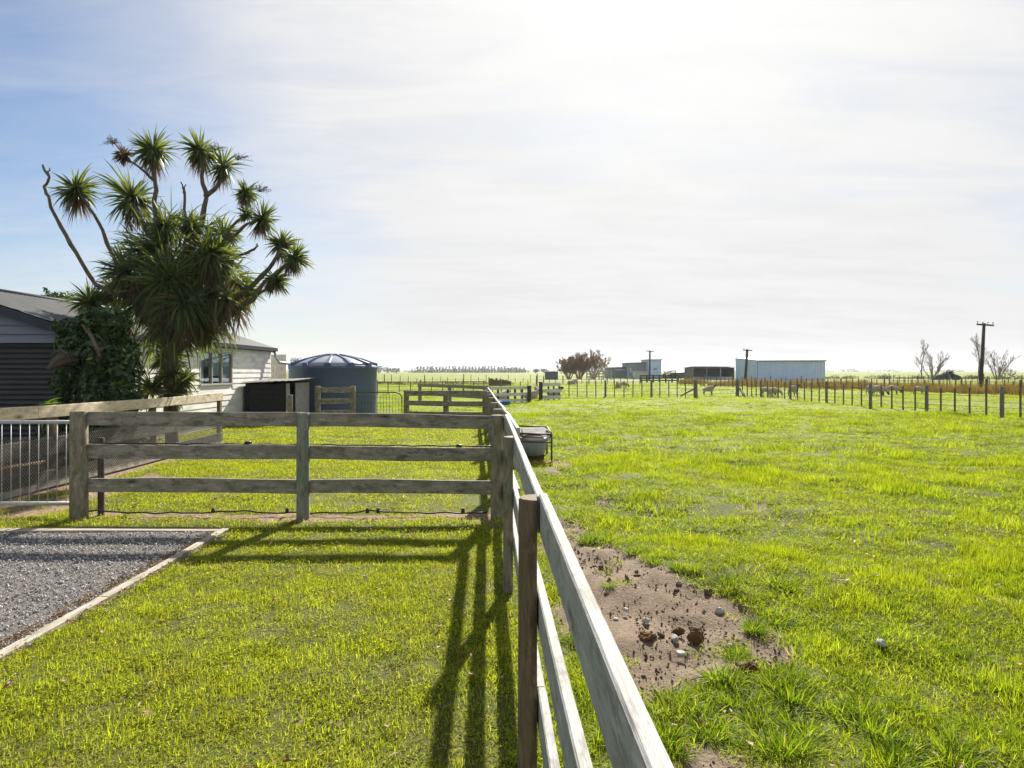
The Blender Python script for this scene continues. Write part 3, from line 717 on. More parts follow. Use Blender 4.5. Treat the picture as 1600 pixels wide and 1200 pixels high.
# weathered pale panels by the sheep
pen('long whitewashed rail panel with dark battens behind it, across the paddock corner', at(765, 34), at(828, 35.5), (.75, .42, .10), .82, (0, .2, .45, .62, .8), WD_W, .15, .06, 'whitewashed_fence', WD_D)
pen('short whitewashed rail panel with see-through gaps right of the walk-through gap', at(847, 38), at(875, 38.5), (.86, .50, .14), .92, (.35, .65, .95), WD_W, .19, .05, 'whitewashed_fence', WD_D)
for px, d_, h_, lab in ((827, 35.2, .86, 'dark strainer post at the end of the long whitewashed panel'), (845, 37.6, 1.02, 'dark strainer post beside the short whitewashed panel')):
    b = MB(); b.post(at(px, d_), h_, .11, None, .2, 10); tag(b.build('strainer_post', WD_D, None, at(px, d_)), lab, 'post')
b = MB(); p = at(453.5, 20.3); b.post(p, 1.617-37*20.3/F+.72-.72, .085, None); tag(b.build('stub_post', WD_P, None, p), 'short round post standing in front of the dark coop', 'post')
# blue tub
b = MB(); m = speckle('blue_plastic', (.01, .16, .50), (.015, .21, .60), 20, .4); p = at(789, 31.8)
rg = []
for z, r_ in ((.02, .20), (.04, .24), (.17, .30), (.20, .31), (.20, .285), (.10, .25), (.08, .2)):
    rg.append([p+Vector((r_*math.cos(q*.524), r_*.8*math.sin(q*.524), z)) for q in range(12)])
b.loft(rg); tag(b.build('feed_tub', m, None, p), 'bright blue plastic tub on the grass beside the far paddock fence', 'tub')

# old bath used as a trough, with a pipe rack
BD = 11.75
def bp(px, z=0, d=BD): return Vector(((px-HX)/F*d, d, z))
ENAM = speckle('chipped_enamel', (.22, .26, .265), (.34, .385, .385), 5, .6, 0, .3, .1, (.10, .06, .04), (1, 1, .5))
tub = thing('bathtub_trough', 'old rusty enamel bathtub with a pipe rack over it beside the rail fence', 'trough', bp(835))
cx = bp(835).x; rg = []
ys, yl = BD+.78, .80
def oval(hw, hl, z, yo=0): return [Vector((cx+hw*abs(math.cos(q))**.6*math.copysign(1, math.cos(q)), ys+yo+hl*abs(math.sin(q))**.6*math.copysign(1, math.sin(q)), z)) for q in [2*math.pi*k/28 for k in range(28)]]
b = MB(); b.loft([oval(.15, .55, .10), oval(.20, .62, .12), oval(.25, .70, .25), oval(.275, .755, .41), oval(.265, .74, .41), oval(.22, .66, .22), oval(.17, .55, .17)], True, True); b.build('tub', ENAM, tub)
b = MB(); rim = [Vector(p) for p in oval(.30, .79, .425)]; b.tube(rim+[rim[0]], .028, 8, False); b.build('rim', speckle('enamel_rim', (.34, .36, .36), (.46, .47, .47), 9, .4, 0, .5, 0, (.22, .13, .08)), tub)
RUST = speckle('rusty_iron', (.075, .038, .024), (.15, .075, .042), 15, .85, .1, .2, .3)
b = MB()
b.loft([[Vector((cx+sx*.17, ys+sy*.5, .0)) for sx, sy in ((-1,-1),(1,-1),(1,1),(-1,1))], [Vector((cx+sx*.19, ys+sy*.55, .105)) for sx, sy in ((-1,-1),(1,-1),(1,1),(-1,1))]], True, True, False); b.build('rusty_base', RUST, tub)
b = MB(); b.loft([oval(.20, .62, .30), oval(.262, .72, .395), oval(.255, .70, .435), oval(.12, .4, .47)], True, True); b.build('rusty_contents', RUST, tub)
fr = MB()
for sx in (-.31, .30):
    for sy in (-.80, .78):
        fr.tube([(cx+sx, ys+sy, -.05), (cx+sx, ys+sy, .52)], .016, 8)
    fr.tube([(cx+sx, ys-.80, .52), (cx+sx, ys+.78, .52)], .016, 8); fr.tube([(cx+sx, ys-.80, .47), (cx+sx, ys+.78, .47)], .012, 8)
for sy in (-.80, .78):
    for z in (.535, .485, .39): fr.tube([(cx-.32, ys+sy, z), (cx+.31, ys+sy, z-.02)], .016 if z > .52 else .011, 8)
fr.tube([(cx-.2, ys-.8, .42), (cx-.22, ys-.8, .6)], .01, 6)
fr.build('pipe_rack', IRON, tub)
for k, (y_, dx, a_) in enumerate(((-.52, -.02, .02), (-.19, .03, -.03), (.14, -.03, .02), (.47, .02, 0))):
    b = MB(); b.board((cx-.33+dx, ys+y_-.13, .548-.012*k), (cx+.22+dx, ys+y_-.13+a_, .556-.012*k), .20, .024, (0, 1, .42 if not k else .05)); tag(b.build('loose_board', WD_B if k else WD_L, None, (cx, ys+y_, .62)), ['front weathered board lying across the bathtub rack', 'second weathered board on the bathtub rack', 'third weathered board on the bathtub rack', 'rear weathered board on the bathtub rack'][k], 'board', 'boards lying on the bathtub rack')
b = MB(); 
for k in range(26):
    a_ = rnd.random()*6.28; q = rnd.uniform(.02, .26); c_ = Vector((cx+.16+q*math.cos(a_), ys-.85+q*.6*math.sin(a_), .015)); L = rnd.uniform(.05, .16); e = rnd.random()*6.28
    b.tube([c_, c_+Vector((L*math.cos(e), L*math.sin(e), rnd.uniform(0, .05)))], .007, 4)
tag(b.build('hay_scraps', speckle('dry_hay', (.30, .19, .10), (.46, .33, .20), 30, .9)), 'scraps of dry brown hay fallen at the foot of the bathtub', 'hay', None, 'stuff')

# ---------------------------------------------------------------- the house
HXR, HXL, HY0, HY1 = -8.45, -13.75, 12.9, 23.5
ER, RZ, RXX = 2.42, 3.29, -11.1
house = thing('house', 'weatherboard house with white boarded long wall, grey gable and low iron roof', 'house', (-10, 18, 0))
def boards_mat(name, a, b_, stain, fac):
    m, t = newmat(name); uv = t.uv(); p = t.obj()
    n1 = t.noise(t.mapv(uv, (1.1, 4, 1)), 1, 5, .65); n2 = t.noise(t.mapv(uv, (2.5, 60, 1)), 1, 3, .6)
    c = t.mix(t.ramp(n2, [(.35, 0), (.65, 1)]), a, b_)
    c = t.mix(t.ramp(n1, [(.46, 0), (.66, fac)]), c, stain)
    n3 = t.noise(t.mapv(uv, (.35, 1.6, 1), (5, 1, 0)), 1, 4, .6)
    c = t.mix(t.ramp(n3, [(.5, 0), (.7, fac*.7)]), c, tuple(s*1.1 for s in stain))
    return finish(m, t, pbsdf(t, c, .55, 0, t.bump(n2, .15, .003), .35))
WHITE = boards_mat('white_boards', (.80, .78, .74), (.86, .84, .80), (.47, .455, .43), .8)
GREYB = boards_mat('grey_boards', (.165, .195, .245), (.195, .225, .28), (.14, .165, .21), .4)
TRIM = speckle('dark_trim', (.040, .048, .065), (.052, .060, .08), 5, .7, 0, .2)
ROOF = speckle('roof_iron', (.085, .09, .088), (.125, .13, .125), 3, .6, .1, .3)
WX = HXR; WY0, WY1, WZ0, WZ1 = 18.2, 20.2, 1.27, 2.12
b = MB(); z = .12; EXP = .162
while z < ER:
    z2 = min(z+EXP+.02, ER+.03)
    spans = [(HY0, HY1)]
    if z+EXP > WZ0-.05 and z < WZ1+.05: spans = [(HY0, WY0-.07), (WY1+.07, HY1)]
    for a, c in spans:
        cuts = [a]+([rnd.uniform(a+.3, c-.3)] if c-a > 2 else [])+[c]
        for y0, y1 in zip(cuts[:-1], cuts[1:]):
            b.hexa([(WX+.028, y0, z), (WX+.028, y1, z), (WX, y1, z), (WX, y0, z), (WX+.010, y0, z2), (WX+.010, y1, z2), (WX-.004, y1, z2), (WX-.004, y0, z2)])
    z += EXP
b.build('wall', WHITE, house)
b = MB(); b.box((WX-.12, HY0+.05, .0), (WX-.006, WY0-.06, ER)); b.box((WX-.12, WY1+.06, 0), (WX-.006, HY1-.01, ER)); b.box((WX-.12, WY0-.06, 0), (WX-.006, WY1+.06, WZ0-.05)); b.box((WX-.12, WY0-.06, WZ1+.05), (WX-.006, WY1+.06, ER))
b.box((HXL, HY1-.1, 0), (WX-.12, HY1-.012, ER)); b.box((HXL, HY0+.1, 0), (HXL+.1, HY1-.1, ER))
b.poly([(HXL, HY1-.011, ER), (WX, HY1-.011, ER), (RXX, HY1-.011, RZ-.03)])
b.build('wall_lining', WHITE, house)
# gable end above a dark roller door
b = MB(); DZ, DX0, DX1 = 2.17, -13.2, -8.48
b.box((DX1, HY0, 0), (HXR, HY0+.1, DZ)); b.box((HXL, HY0, 0), (DX0, HY0+.1, DZ))
z = DZ-.01
sl_r = (RZ-ER)/(RXX-HXR); sl_l = (RZ-ER)/(RXX-HXL)
while z < RZ-.05:
    z2 = min(z+.168, RZ-.03)
    def xr(zz): return HXR if zz < ER else HXR+(zz-ER)/sl_r
    def xl(zz): return HXL if zz < ER else HXL+(zz-ER)/sl_l
    b.hexa([(xl(z), HY0-.045, z), (xr(z), HY0-.045, z), (xr(z), HY0+.05, z), (xl(z), HY0+.05, z), (xl(z2), HY0-.006, z2+.004), (xr(z2), HY0-.006, z2+.004), (xr(z2), HY0+.05, z2+.004), (xl(z2), HY0+.05, z2+.004)])
    z += .168
b.build('gable', GREYB, house)
b = MB(); n = 22; rw = []
for k in range(n*6+1):
    z = DZ*k/(n*6); rw.append((z, HY0+.06+.018*abs(math.sin(math.pi*k/6))**.7))
for (z0, y0), (z1, y1) in zip(rw[:-1], rw[1:]): b.poly([(DX0, y0, z0), (DX1, y0, z0), (DX1, y1, z1), (DX0, y1, z1)], None, False)
b.build('roller_door', speckle('roller_door_paint', (.022, .023, .028), (.03, .032, .038), 3, .45), house)
# iron roof, corrugated along the slope
def roofplane(xe, ze, xr_, zr_, y0, y1, name):
    b = MB(); n = int((y1-y0)/.038); dx, dz = xr_-xe, zr_-ze
    nl = math.hypot(dx, dz); nx_, nz_ = -dz/nl, dx/nl
    if nz_ < 0: nx_, nz_ = -nx_, -nz_
    for k in range(n):
        ya, yb = y0+(y1-y0)*k/n, y0+(y1-y0)*(k+1)/n
        ha, hb = .009*math.sin(k*math.pi/2), .009*math.sin((k+1)*math.pi/2)
        b.poly([(xe+nx_*ha, ya, ze+nz_*ha), (xr_+nx_*ha, ya, zr_+nz_*ha), (xr_+nx_*hb, yb, zr_+nz_*hb), (xe+nx_*hb, yb, ze+nz_*hb)], None, True)
    return b
exx = HXR+.16; eez = ER+.06-.16*.328
b = roofplane(exx, eez, RXX, RZ+.06, HY0-.22, HY1+.12, 'roof'); b2 = roofplane(HXL-.2, ER-.01, RXX, RZ+.06, HY0-.22, HY1+.12, 'roof')
nv = len(b.v); b.v += b2.v; b.f += [tuple(i+nv for i in f) for f in b2.f]; b.uv += b2.uv; b.mi += b2.mi; b.sm += b2.sm
b.tube([(RXX, HY0-.23, RZ+.055), (RXX, HY1+.13, RZ+.055)], .06, 10)
roof = b.build('roof', ROOF, house)
q = .17
for y0, y1 in ((HY0-.215, HY0-.185), (HY1+.085, HY1+.115)):
    for xe, ze in ((exx-.01, eez-.02), (HXL-.19, ER-.03)):
        p = [(xe, y0, ze-q), (RXX, y0, RZ+.04-q), (RXX, y1, RZ+.04-q), (xe, y1, ze-q), (xe, y0, ze), (RXX, y0, RZ+.035), (RXX, y1, RZ+.035), (xe, y1, ze)]
        b = MB(); b.hexa(p); b.build('bargeboard', TRIM, house)
b = MB(); pr = [(exx-.02, eez-.01), (exx-.02, eez-.12), (exx+.07, eez-.12), (exx+.085, eez-.005), (exx+.075, eez-.005), (exx+.06, eez-.10), (exx-.01, eez-.10)]
b.loft([[Vector((x, HY0-.18, z)) for x, z in pr], [Vector((x, HY1+.08, z)) for x, z in pr]], True, True, False); b.build('gutter', TRIM, house)
b = MB(); b.box((HXR+.03, HY0-.1, eez-.13), (exx-.02, HY1+.05, eez-.105)); b.build('soffit', TRIM, house)
# window
wf = MB(); FX = WX+.035
wf.box((WX-.05, WY0-.07, WZ1), (FX, WY1+.07, WZ1+.055)); wf.box((WX-.05, WY0-.07, WZ0-.05), (FX+.02, WY1+.07, WZ0))
for y0, y1 in ((WY0-.07, WY0-.0), (WY1, WY1+.07), (WY0+.66, WY0+.70), (WY0+1.30, WY0+1.34)): wf.box((WX-.05, y0, WZ0), (FX-.004, y1, WZ1))
win = wf.build('window', speckle('window_frame', (.32, .31, .29), (.42, .41, .39), 12, .55), house)
GL, t = newmat('window_glass'); finish(GL, t, t.n('ShaderNodeMixShader', {0: .20, 1: t.n('ShaderNodeBsdfTransparent', {'Color': (.85, .9, .92, 1)}).outputs[0], 2: t.n('ShaderNodeBsdfGlossy', {'Color': (.75, .82, .88, 1), 'Roughness': .02}).outputs[0]}).outputs[0])
for y0, y1 in ((WY0, WY0+.66), (WY0+.70, WY0+1.30), (WY0+1.34, WY1)):
    b = MB(); b.box((WX-.02, y0, WZ0), (WX-.012, y1, WZ1)); b.build('pane', GL, win)
b = MB()
for y0, y1 in ((WY0-.05, WY0+.30), (WY0+.62, WY0+1.30), (WY0+1.38, WY1+.05)):
    n = 14; r0 = []; 
    for z in (WZ0+(.22 if y0 > WY0+.5 and y0 < WY0+1.3 else .12 if y0 > WY0+1.3 else -.03), WZ1-.005): r0.append([Vector((WX-.04+.012*math.sin(k*2.2), y0+(y1-y0)*k/n, z)) for k in range(n+1)])
    b.loft(r0, False, False, True)
b.build('curtain', speckle('curtain_cloth', (.62, .62, .60), (.72, .72, .70), 6, .9), win)
# downpipe elbow running over to the water tank
PIPE = speckle('grey_downpipe', (.42, .43, .44), (.52, .53, .54), 10, .4)
tk = Vector((-279/F*25.2, 25.2, 0))
b = MB(); b.tube([(exx+.02, HY1-.05, eez-.1), (exx+.03, HY1-.03, eez-.33), (exx+.12, HY1+.05, eez-.50), tk+Vector((-1.25, -.75, 1.86)), tk+Vector((-1.1, -.70, 1.86))], .045, 10)
b.build('downpipe', PIPE, house)
# tall slatted panel at the house's far corner
MAT_SCREEN = wood('grey_screen_board', (.36,.35,.31), (.45,.44,.39), (.26,.25,.22), None, 0, False)
sp = thing('board_screen', 'tall grey board screen between the house corner and the water tank', 'screen', (-9.1, 25.6, 0))
def at(px, d): return Vector(((px-HX)/F*d, d, 0))
x0, x1 = at(420, 26).x, at(447, 26).x
for k in range(6):
    a = x0+(x1-x0)*k/6; c = x0+(x1-x0)*(k+1)/6-.006; b = MB(); b.box((a, 26, .05), (c, 26.03, 2.26)); b.build('board', MAT_SCREEN, sp)
for z_ in (.5, 1.9): b = MB(); b.box((x0, 26.032, z_), (x1, 26.07, z_+.1)); b.build('batten', WD_B, sp)

# ---------------------------------------------------------------- coop
BLK = wood('black_stained_board', (.016, .018, .021), (.028, .030, .034), (.01, .01, .012), None, 0, False, .75)
cp = thing('animal_coop', 'small dark timber coop with a black front, pale weathered side and open doorway', 'coop', (-7.6, 22, 0))
c0, c1 = at(385, 21), at(447, 21); cx0, cx1, cy0, cy1 = c0.x, c1.x, 21.0, 23.4
b = MB()
for k in range(7): z0 = .05+k*.168; b.box((cx0+.02, cy0, z0), (cx1-.07, cy0+.025, z0+.163))
b.build('front_wall', BLK, cp)
b = MB(); b.box((cx0-.02, cy0-.03, 0), (cx0+.06, cy0-.002, 1.24)); b.build('corner_post', BLK, cp)
b = MB(); b.box((cx1-.08, cy0-.03, 0), (cx1, cy0-.002, 1.25)); b.build('corner_post', BLK, cp)
b = MB()
for k in range(7):
    z0 = .03+k*.176; e = .172 if k < 6 else .15
    b.box((cx1-.03, cy0+.03, z0), (cx1, cy0+.36+.0, z0+e)); b.box((cx1-.03, cy0+.95, z0), (cx1, cy1, z0+e))
b.build('side_wall', wood('coop_side', (.38, .37, .34), (.47, .46, .43), (.25, .24, .21), None, 0, True), cp)
b = MB(); b.box((cx0, cy1-.03, 0), (cx1-.04, cy1, 1.28)); b.box((cx0, cy0+.03, 0), (cx0+.03, cy1-.03, 1.25)); b.build('back_wall', BLK, cp)
b = MB(); rr = []
for k in range(34):
    x = cx0-.08+(cx1-cx0+.42)*k/33; z = 1.27+.05*k/33; rr.append([Vector((x, cy0-.14, z+.008*math.sin(k*1.57))), Vector((x, cy1+.1, z+.075+.008*math.sin(k*1.57))), Vector((x, cy1+.1, z+.083+.008*math.sin(k*1.57))), Vector((x, cy0-.14, z+.010+.008*math.sin(k*1.57)))])
b.loft(rr, True, True, False); b.build('roof', speckle('old_iron', (.055, .052, .05), (.12, .115, .11), 6, .75, .1), cp)

# ---------------------------------------------------------------- water tank
TB = speckle('blue_grey_plastic', (.075, .105, .175), (.09, .125, .205), 1.5, .5, 0, .25)
TL = speckle('tank_lid_plastic', (.25, .28, .34), (.30, .33, .39), 2, .35, 0, .5)
TR = speckle('tank_rib_plastic', (.05, .075, .17), (.07, .095, .20), 2, .4)
tank = thing('water_tank', 'round blue-grey plastic water tank with a ribbed domed lid beside the house', 'water tank', tk)
RT = 1.60; WZ = 1.81; NS = 64
def ring(r, z, w=0): return [tk+Vector(((r+w*math.cos(12*2*math.pi*k/NS))*math.cos(2*math.pi*k/NS), (r+w*math.cos(12*2*math.pi*k/NS))*math.sin(2*math.pi*k/NS), z)) for k in range(NS)]
b = MB(); b.loft([ring(RT, -.1), ring(RT, .1), ring(RT-.006, .6), ring(RT, .62), ring(RT-.006, 1.2), ring(RT, 1.22), ring(RT, WZ-.12), ring(RT+.02, WZ-.1), ring(RT+.02, WZ), ring(RT-.03, WZ+.015)], True, True); b.build('body', TB, tank)
b = MB(); b.loft([ring(RT-.04, WZ+.016), ring(1.35, WZ+.13), ring(1.0, WZ+.26), ring(.6, WZ+.355), ring(.3, WZ+.40), ring(.28, WZ+.45), ring(.1, WZ+.47)], True, True); b.build('lid', TL, tank)
for k in range(12):
    a = 2*math.pi*(k+.25)/12; u = Vector((math.cos(a), math.sin(a), 0)); s_ = Vector((-u.y, u.x, 0)); rg = []
    for r, z, w_, h_ in ((RT+.025, WZ-.06, .13, .10), (RT+.02, WZ+.06, .13, .12), (RT-.10, WZ+.10, .07, .08), (1.1, WZ+.245, .06, .07), (.6, WZ+.37, .05, .06), (.25, WZ+.45, .04, .03)):
        c = tk+u*r+Vector((0, 0, z)); rg.append([c-s_*w_-Vector((0, 0, .06)), c+s_*w_-Vector((0, 0, .06)), c+s_*w_*.7+Vector((0, 0, h_*.4)), c-s_*w_*.7+Vector((0, 0, h_*.4))])
    b = MB(); b.loft(rg, True, True, False); b.build('rib', TR, tank)

# ---------------------------------------------------------------- cabbage tree
TD = 14.2
CL = leafmat('cabbage_leaf', [(0, (.032, .055, .026)), (.4, (.078, .115, .048)), (.75, (.15, .19, .07)), (.9, (.21, .22, .06)), (1, (.20, .16, .08))], .42, .48, .34, None, (1.5, 1.4, .5))
DL = leafmat('dead_cabbage_leaf', [(0, (.07, .045, .028)), (.5, (.14, .095, .058)), (1, (.25, .19, .125))], .3, .7, .15, None, (1.1, 1.0, .8))
BARK = wood('cabbage_bark', (.11, .095, .075), (.19, .165, .13), (.045, .036, .028), None, 0, False, .9)
tree = thing('cabbage_tree', 'tall many-headed cabbage tree with spiky leaf balls on bare crooked stems above the garden fence', 'tree', at(265, TD))
trk = MB()
HEADS = [(117,294,39,(-.35,1)),(239,232,37,(0,1)),(193,242,17,(-.6,.5)),(311,232,34,(-.15,1)),(350,258,31,(.45,.8)),(204,306,48,(-.35,.8)),(384,298,24,(.1,1)),(384,333,16,(-.3,.6)),
         (412,341,26,(.5,.7)),(441,380,26,(.2,1)),(463,402,27,(.8,.6)),(432,438,25,(.3,-.1)),(256,348,40,(-.2,.8)),(352,362,30,(.5,.7)),(328,392,44,(.2,.9)),(262,430,62,(-.1,.5)),(362,435,48,(.5,.4)),
         (192,424,40,(-.8,.5)),(140,470,33,(-.1,1)),(222,470,40,(-.6,.1)),(310,488,42,(.3,.1)),(266,556,36,(.1,.9)),(236,603,30,(-.2,1)),(300,350,26,(.1,1)),(358,472,30,(.8,.1)),(285,470,50,(0,.2)),(235,390,46,(-.4,.6)),(300,410,48,(.1,.5)),(180,500,30,(-.8,.1)),(335,455,42,(.4,.3)),(252,515,30,(-.5,0)),(383,455,32,(.7,.3)),(172,450,30,(-.8,.3)),(345,405,38,(.5,.6)),(228,440,46,(-.4,.3)),(322,525,24,(.4,-.5)),(240,500,26,(-.6,-.3)),(285,525,40,(.1,-.2)),(290,592,24,(.6,.5)),(270,612,26,(.2,.6)),(266,585,28,(-.2,.3))]
LAY = {}
for k, (px, py, r, ax) in enumerate(HEADS):
    off = rnd.uniform(-.55, .55) if 340 < py < 520 else rnd.uniform(-.3, .3)
    if py < 300: off *= .7
    if (px, py) in ((262,430), (310,498), (268,556), (285,470)): off = -.75 if py != 556 else -.35
    c = np.array(W(px, py, TD+off)); rad = r/F*TD*1.12
    axis = np.array([ax[0], rnd.uniform(-.35, .2), ax[1]]); axis /= np.linalg.norm(axis)
    n = int(110+rad*215)
    g = np.random.default_rng(900+k)
    # directions spread over the ball around the axis, thinner behind
    th = np.arccos(1-g.random(n)*1.62); ph = g.random(n)*6.283
    e1 = np.cross(axis, [0, 1, .3]); e1 /= np.linalg.norm(e1); e2 = np.cross(axis, e1)
    d = np.cos(th)[:, None]*axis+np.sin(th)[:, None]*(np.cos(ph)[:, None]*e1+np.sin(ph)[:, None]*e2)
    sec = g.normal(0, 1, (3, 3)); L = rad*(.70+.36*g.random(n))*(1-.1*(th > 1.9))*np.clip(1+.16*np.sin(d@sec[0]*3)+.12*np.sin(d@sec[1]*5), .6, 1.25)
    keep = np.sin(d@sec[2]*4+k) > -.82; d, th, L = d[keep], th[keep], L[keep]; n = len(L)
    base = c+d*rad*.06-axis*rad*.22*g.random(n)[:, None]
    up = np.cross(d, g.normal(0, 1, (n, 3)))
    droop = .2+.6*g.random(n)+1.3*(th > 1.2)*g.random(n)
    wid = np.full(n, .034)*(.7+.5*g.random(n))*(.75+.4*min(rad, .7)/.5)
    V, li, ct, kk = strips(base, d, up, L, wid, droop, 5, 0, 0, lambda t: (.55+1.6*t)*(1 if t < .28 else 1)*(1-t**2.2) if t < .3 else 1.03*(1-((t-.3)/.7)**1.7)+.02)
    rv = np.clip(.12+.62*g.random(n)+.25*(g.random(n) > .85)-.12*(th > 1.6), 0, 1)
    me = raw_mesh('leaf_head', V, li, ct, CL, {'rnd': np.repeat(rv, kk)})
    if k == 2: me.materials[0] = DL
    o = bpy.data.objects.new('leaf_head', me); COL.objects.link(o); o.parent = tree
    me.transform(Matrix.Translation(-wloc(tree)))
    LAY[(px, py)] = (Vector(c), Vector(axis), rad)
    # dead skirt below older heads
    if r >= 24 and k not in (18, 22):
        n = int(40+rad*90); 
        if py > 340: n = int(n*1.5)
        base = c-axis*rad*(.15+.35*g.random(n))[:, None]; a = g.random(n)*6.283
        d = np.stack([np.cos(a)*.75, np.sin(a)*.75, -.25-.9*g.random(n)], 1)
        V, li, ct, kk = strips(base, d, np.cross(d, g.normal(0, 1, (n, 3))), rad*(.6+.55*g.random(n)), np.full(n, .026), 1.0+g.random(n), 4)
        me = raw_mesh('dead_leaves', V, li, ct, DL, {'rnd': np.repeat(g.random(n), kk)}); me.transform(Matrix.Translation(-wloc(tree)))
        o = bpy.data.objects.new('dead_leaves', me); COL.objects.link(o); o.parent = tree
# brown skirt hanging on the outer limb
g = np.random.default_rng(77); n = 300
px = 325+g.random(n)*55; py = 455+g.random(n)*48-(px-350)*.6
base = np.array([W(a, c, TD+q) for a, c, q in zip(px, py, g.normal(-.1, .3, n))]); a = g.random(n)*6.283
d = np.stack([np.cos(a)*.5+.15, np.sin(a)*.5, -1+0*a], 1)
V, li, ct, kk = strips(base, d, np.cross(d, g.normal(0, 1, (n, 3))), .35+.4*g.random(n), np.full(n, .028), g.random(n), 3)
me = raw_mesh('dead_leaves', V, li, ct, DL, {'rnd': np.repeat(g.random(n), kk)}); me.transform(Matrix.Translation(-wloc(tree)))
o = bpy.data.objects.new('dead_leaves', me); COL.objects.link(o); o.parent = tree
# loose leaves filling the heart of the crown
g = np.random.default_rng(78); n = 1700
px = g.normal(272, 50, n); py = g.normal(440, 55, n)
k = ((px-275)/105)**2+((py-445)/115)**2 < 1; px, py = px[k], py[k]; n = len(px)
base = np.array([W(a, c, TD+q) for a, c, q in zip(px, py, g.normal(.1, .45, n))])
ctr = np.array(W(275, 470, TD)); d = (base-ctr)+g.normal(0, .45, (n, 3)); d /= np.linalg.norm(d, axis=1, keepdims=True)
V, li, ct, kk = strips(base, d, np.cross(d, g.normal(0, 1, (n, 3))), .4+.3*g.random(n), .034+.012*g.random(n), .7+1.1*g.random(n), 5)
me = raw_mesh('inner_leaves', V, li, ct, CL, {'rnd': np.repeat(.7*g.random(n), kk)}); me.transform(Matrix.Translation(-wloc(tree)))
o = bpy.data.objects.new('inner_leaves', me); COL.objects.link(o); o.parent = tree
def limb(pp, r0, r1, name='branch', off=0):
    pts = []
    for a, c in zip(pp[:-1], pp[1:]):
        for f in (0, .33, .66): pts.append((a[0]+(c[0]-a[0])*f, a[1]+(c[1]-a[1])*f))
    pts.append(pp[-1]); n = len(pts)
    q = [W(x+rnd.gauss(0, 1.1), y, TD+off) for x, y in pts]
    b = MB(); b.tube(q, [(r0+(r1-r0)*k/(n-1))*rnd.uniform(.86, 1.16) for k in range(n)], 8); b.build(name, BARK, tree)
limb([(268, 720), (268, 640), (266, 560), (272, 480), (278, 430)], .15, .11, 'trunk')
limb([(266, 560), (240, 500), (205, 470), (150, 445), (118, 395), (95, 355), (74, 308), (70, 292), (77, 277), (70, 262), (67, 257)], .06, .02)
limb([(76, 281), (77, 268), (78, 262)], .022, .012)
limb([(215, 470), (185, 420), (160, 360), (140, 325), (128, 305)], .05, .028)
limb([(272, 480), (250, 400), (243, 330), (242, 280), (239, 245)], .075, .034)
limb([(243, 285), (220, 262), (200, 248), (180, 225), (166, 216)], .03, .008)
limb([(278, 440), (300, 390), (316, 350), (322, 310), (317, 275), (312, 240)], .08, .036)
limb([(322, 308), (340, 290), (350, 270)], .05, .03)
limb([(290, 400), (290, 340), (288, 300), (283, 284)], .05, .012); limb([(289, 320), (288, 300), (290, 288)], .018, .01)
limb([(250, 400), (225, 350), (208, 318)], .06, .04)
limb([(300, 420), (345, 385), (370, 365), (385, 350), (405, 345)], .05, .025); limb([(345, 375), (372, 345), (384, 335), (384, 305)], .035, .022)
limb([(320, 450), (370, 400), (395, 392), (401, 384), (402, 380)], .04, .012)
limb([(275, 530), (330, 495), (385, 455), (420, 420), (440, 392)], .09, .03); limb([(330, 500), (395, 468), (415, 440), (445, 415), (460, 405)], .07, .028); limb([(400, 462), (420, 450), (432, 440)], .035, .025)
limb([(268, 620), (250, 610), (237, 604)], .06, .04); limb([(266, 560), (310, 520), (345, 480), (362, 445)], .08, .04)
# dry flower sprays
b = MB()
for cx_, cy_, sx in ((178, 225, -1), (336, 235, .3), (405, 300, .5), (372, 250, 1), (300, 345, 0)):
    c = W(cx_, cy_, TD)
    for k in range(26):
        a = rnd.uniform(0, 3.1); L = rnd.uniform(.08, .24); e = c+Vector((L*math.cos(a)+sx*.06, rnd.gauss(0, .06), L*math.sin(a)*.7))
        b.tube([c, (c+e)/2+Vector((0, 0, .02)), e], .004, 3, False)
        for j in range(3): b.tube([e.lerp(c, .2*j), e.lerp(c, .2*j)+Vector((rnd.gauss(0, .04), rnd.gauss(0, .04), rnd.gauss(0, .04)))], .003, 3, False)
b.build('flower_spray', speckle('dry_flower', (.10, .075, .06), (.16, .12, .10), 20, .9), tree)

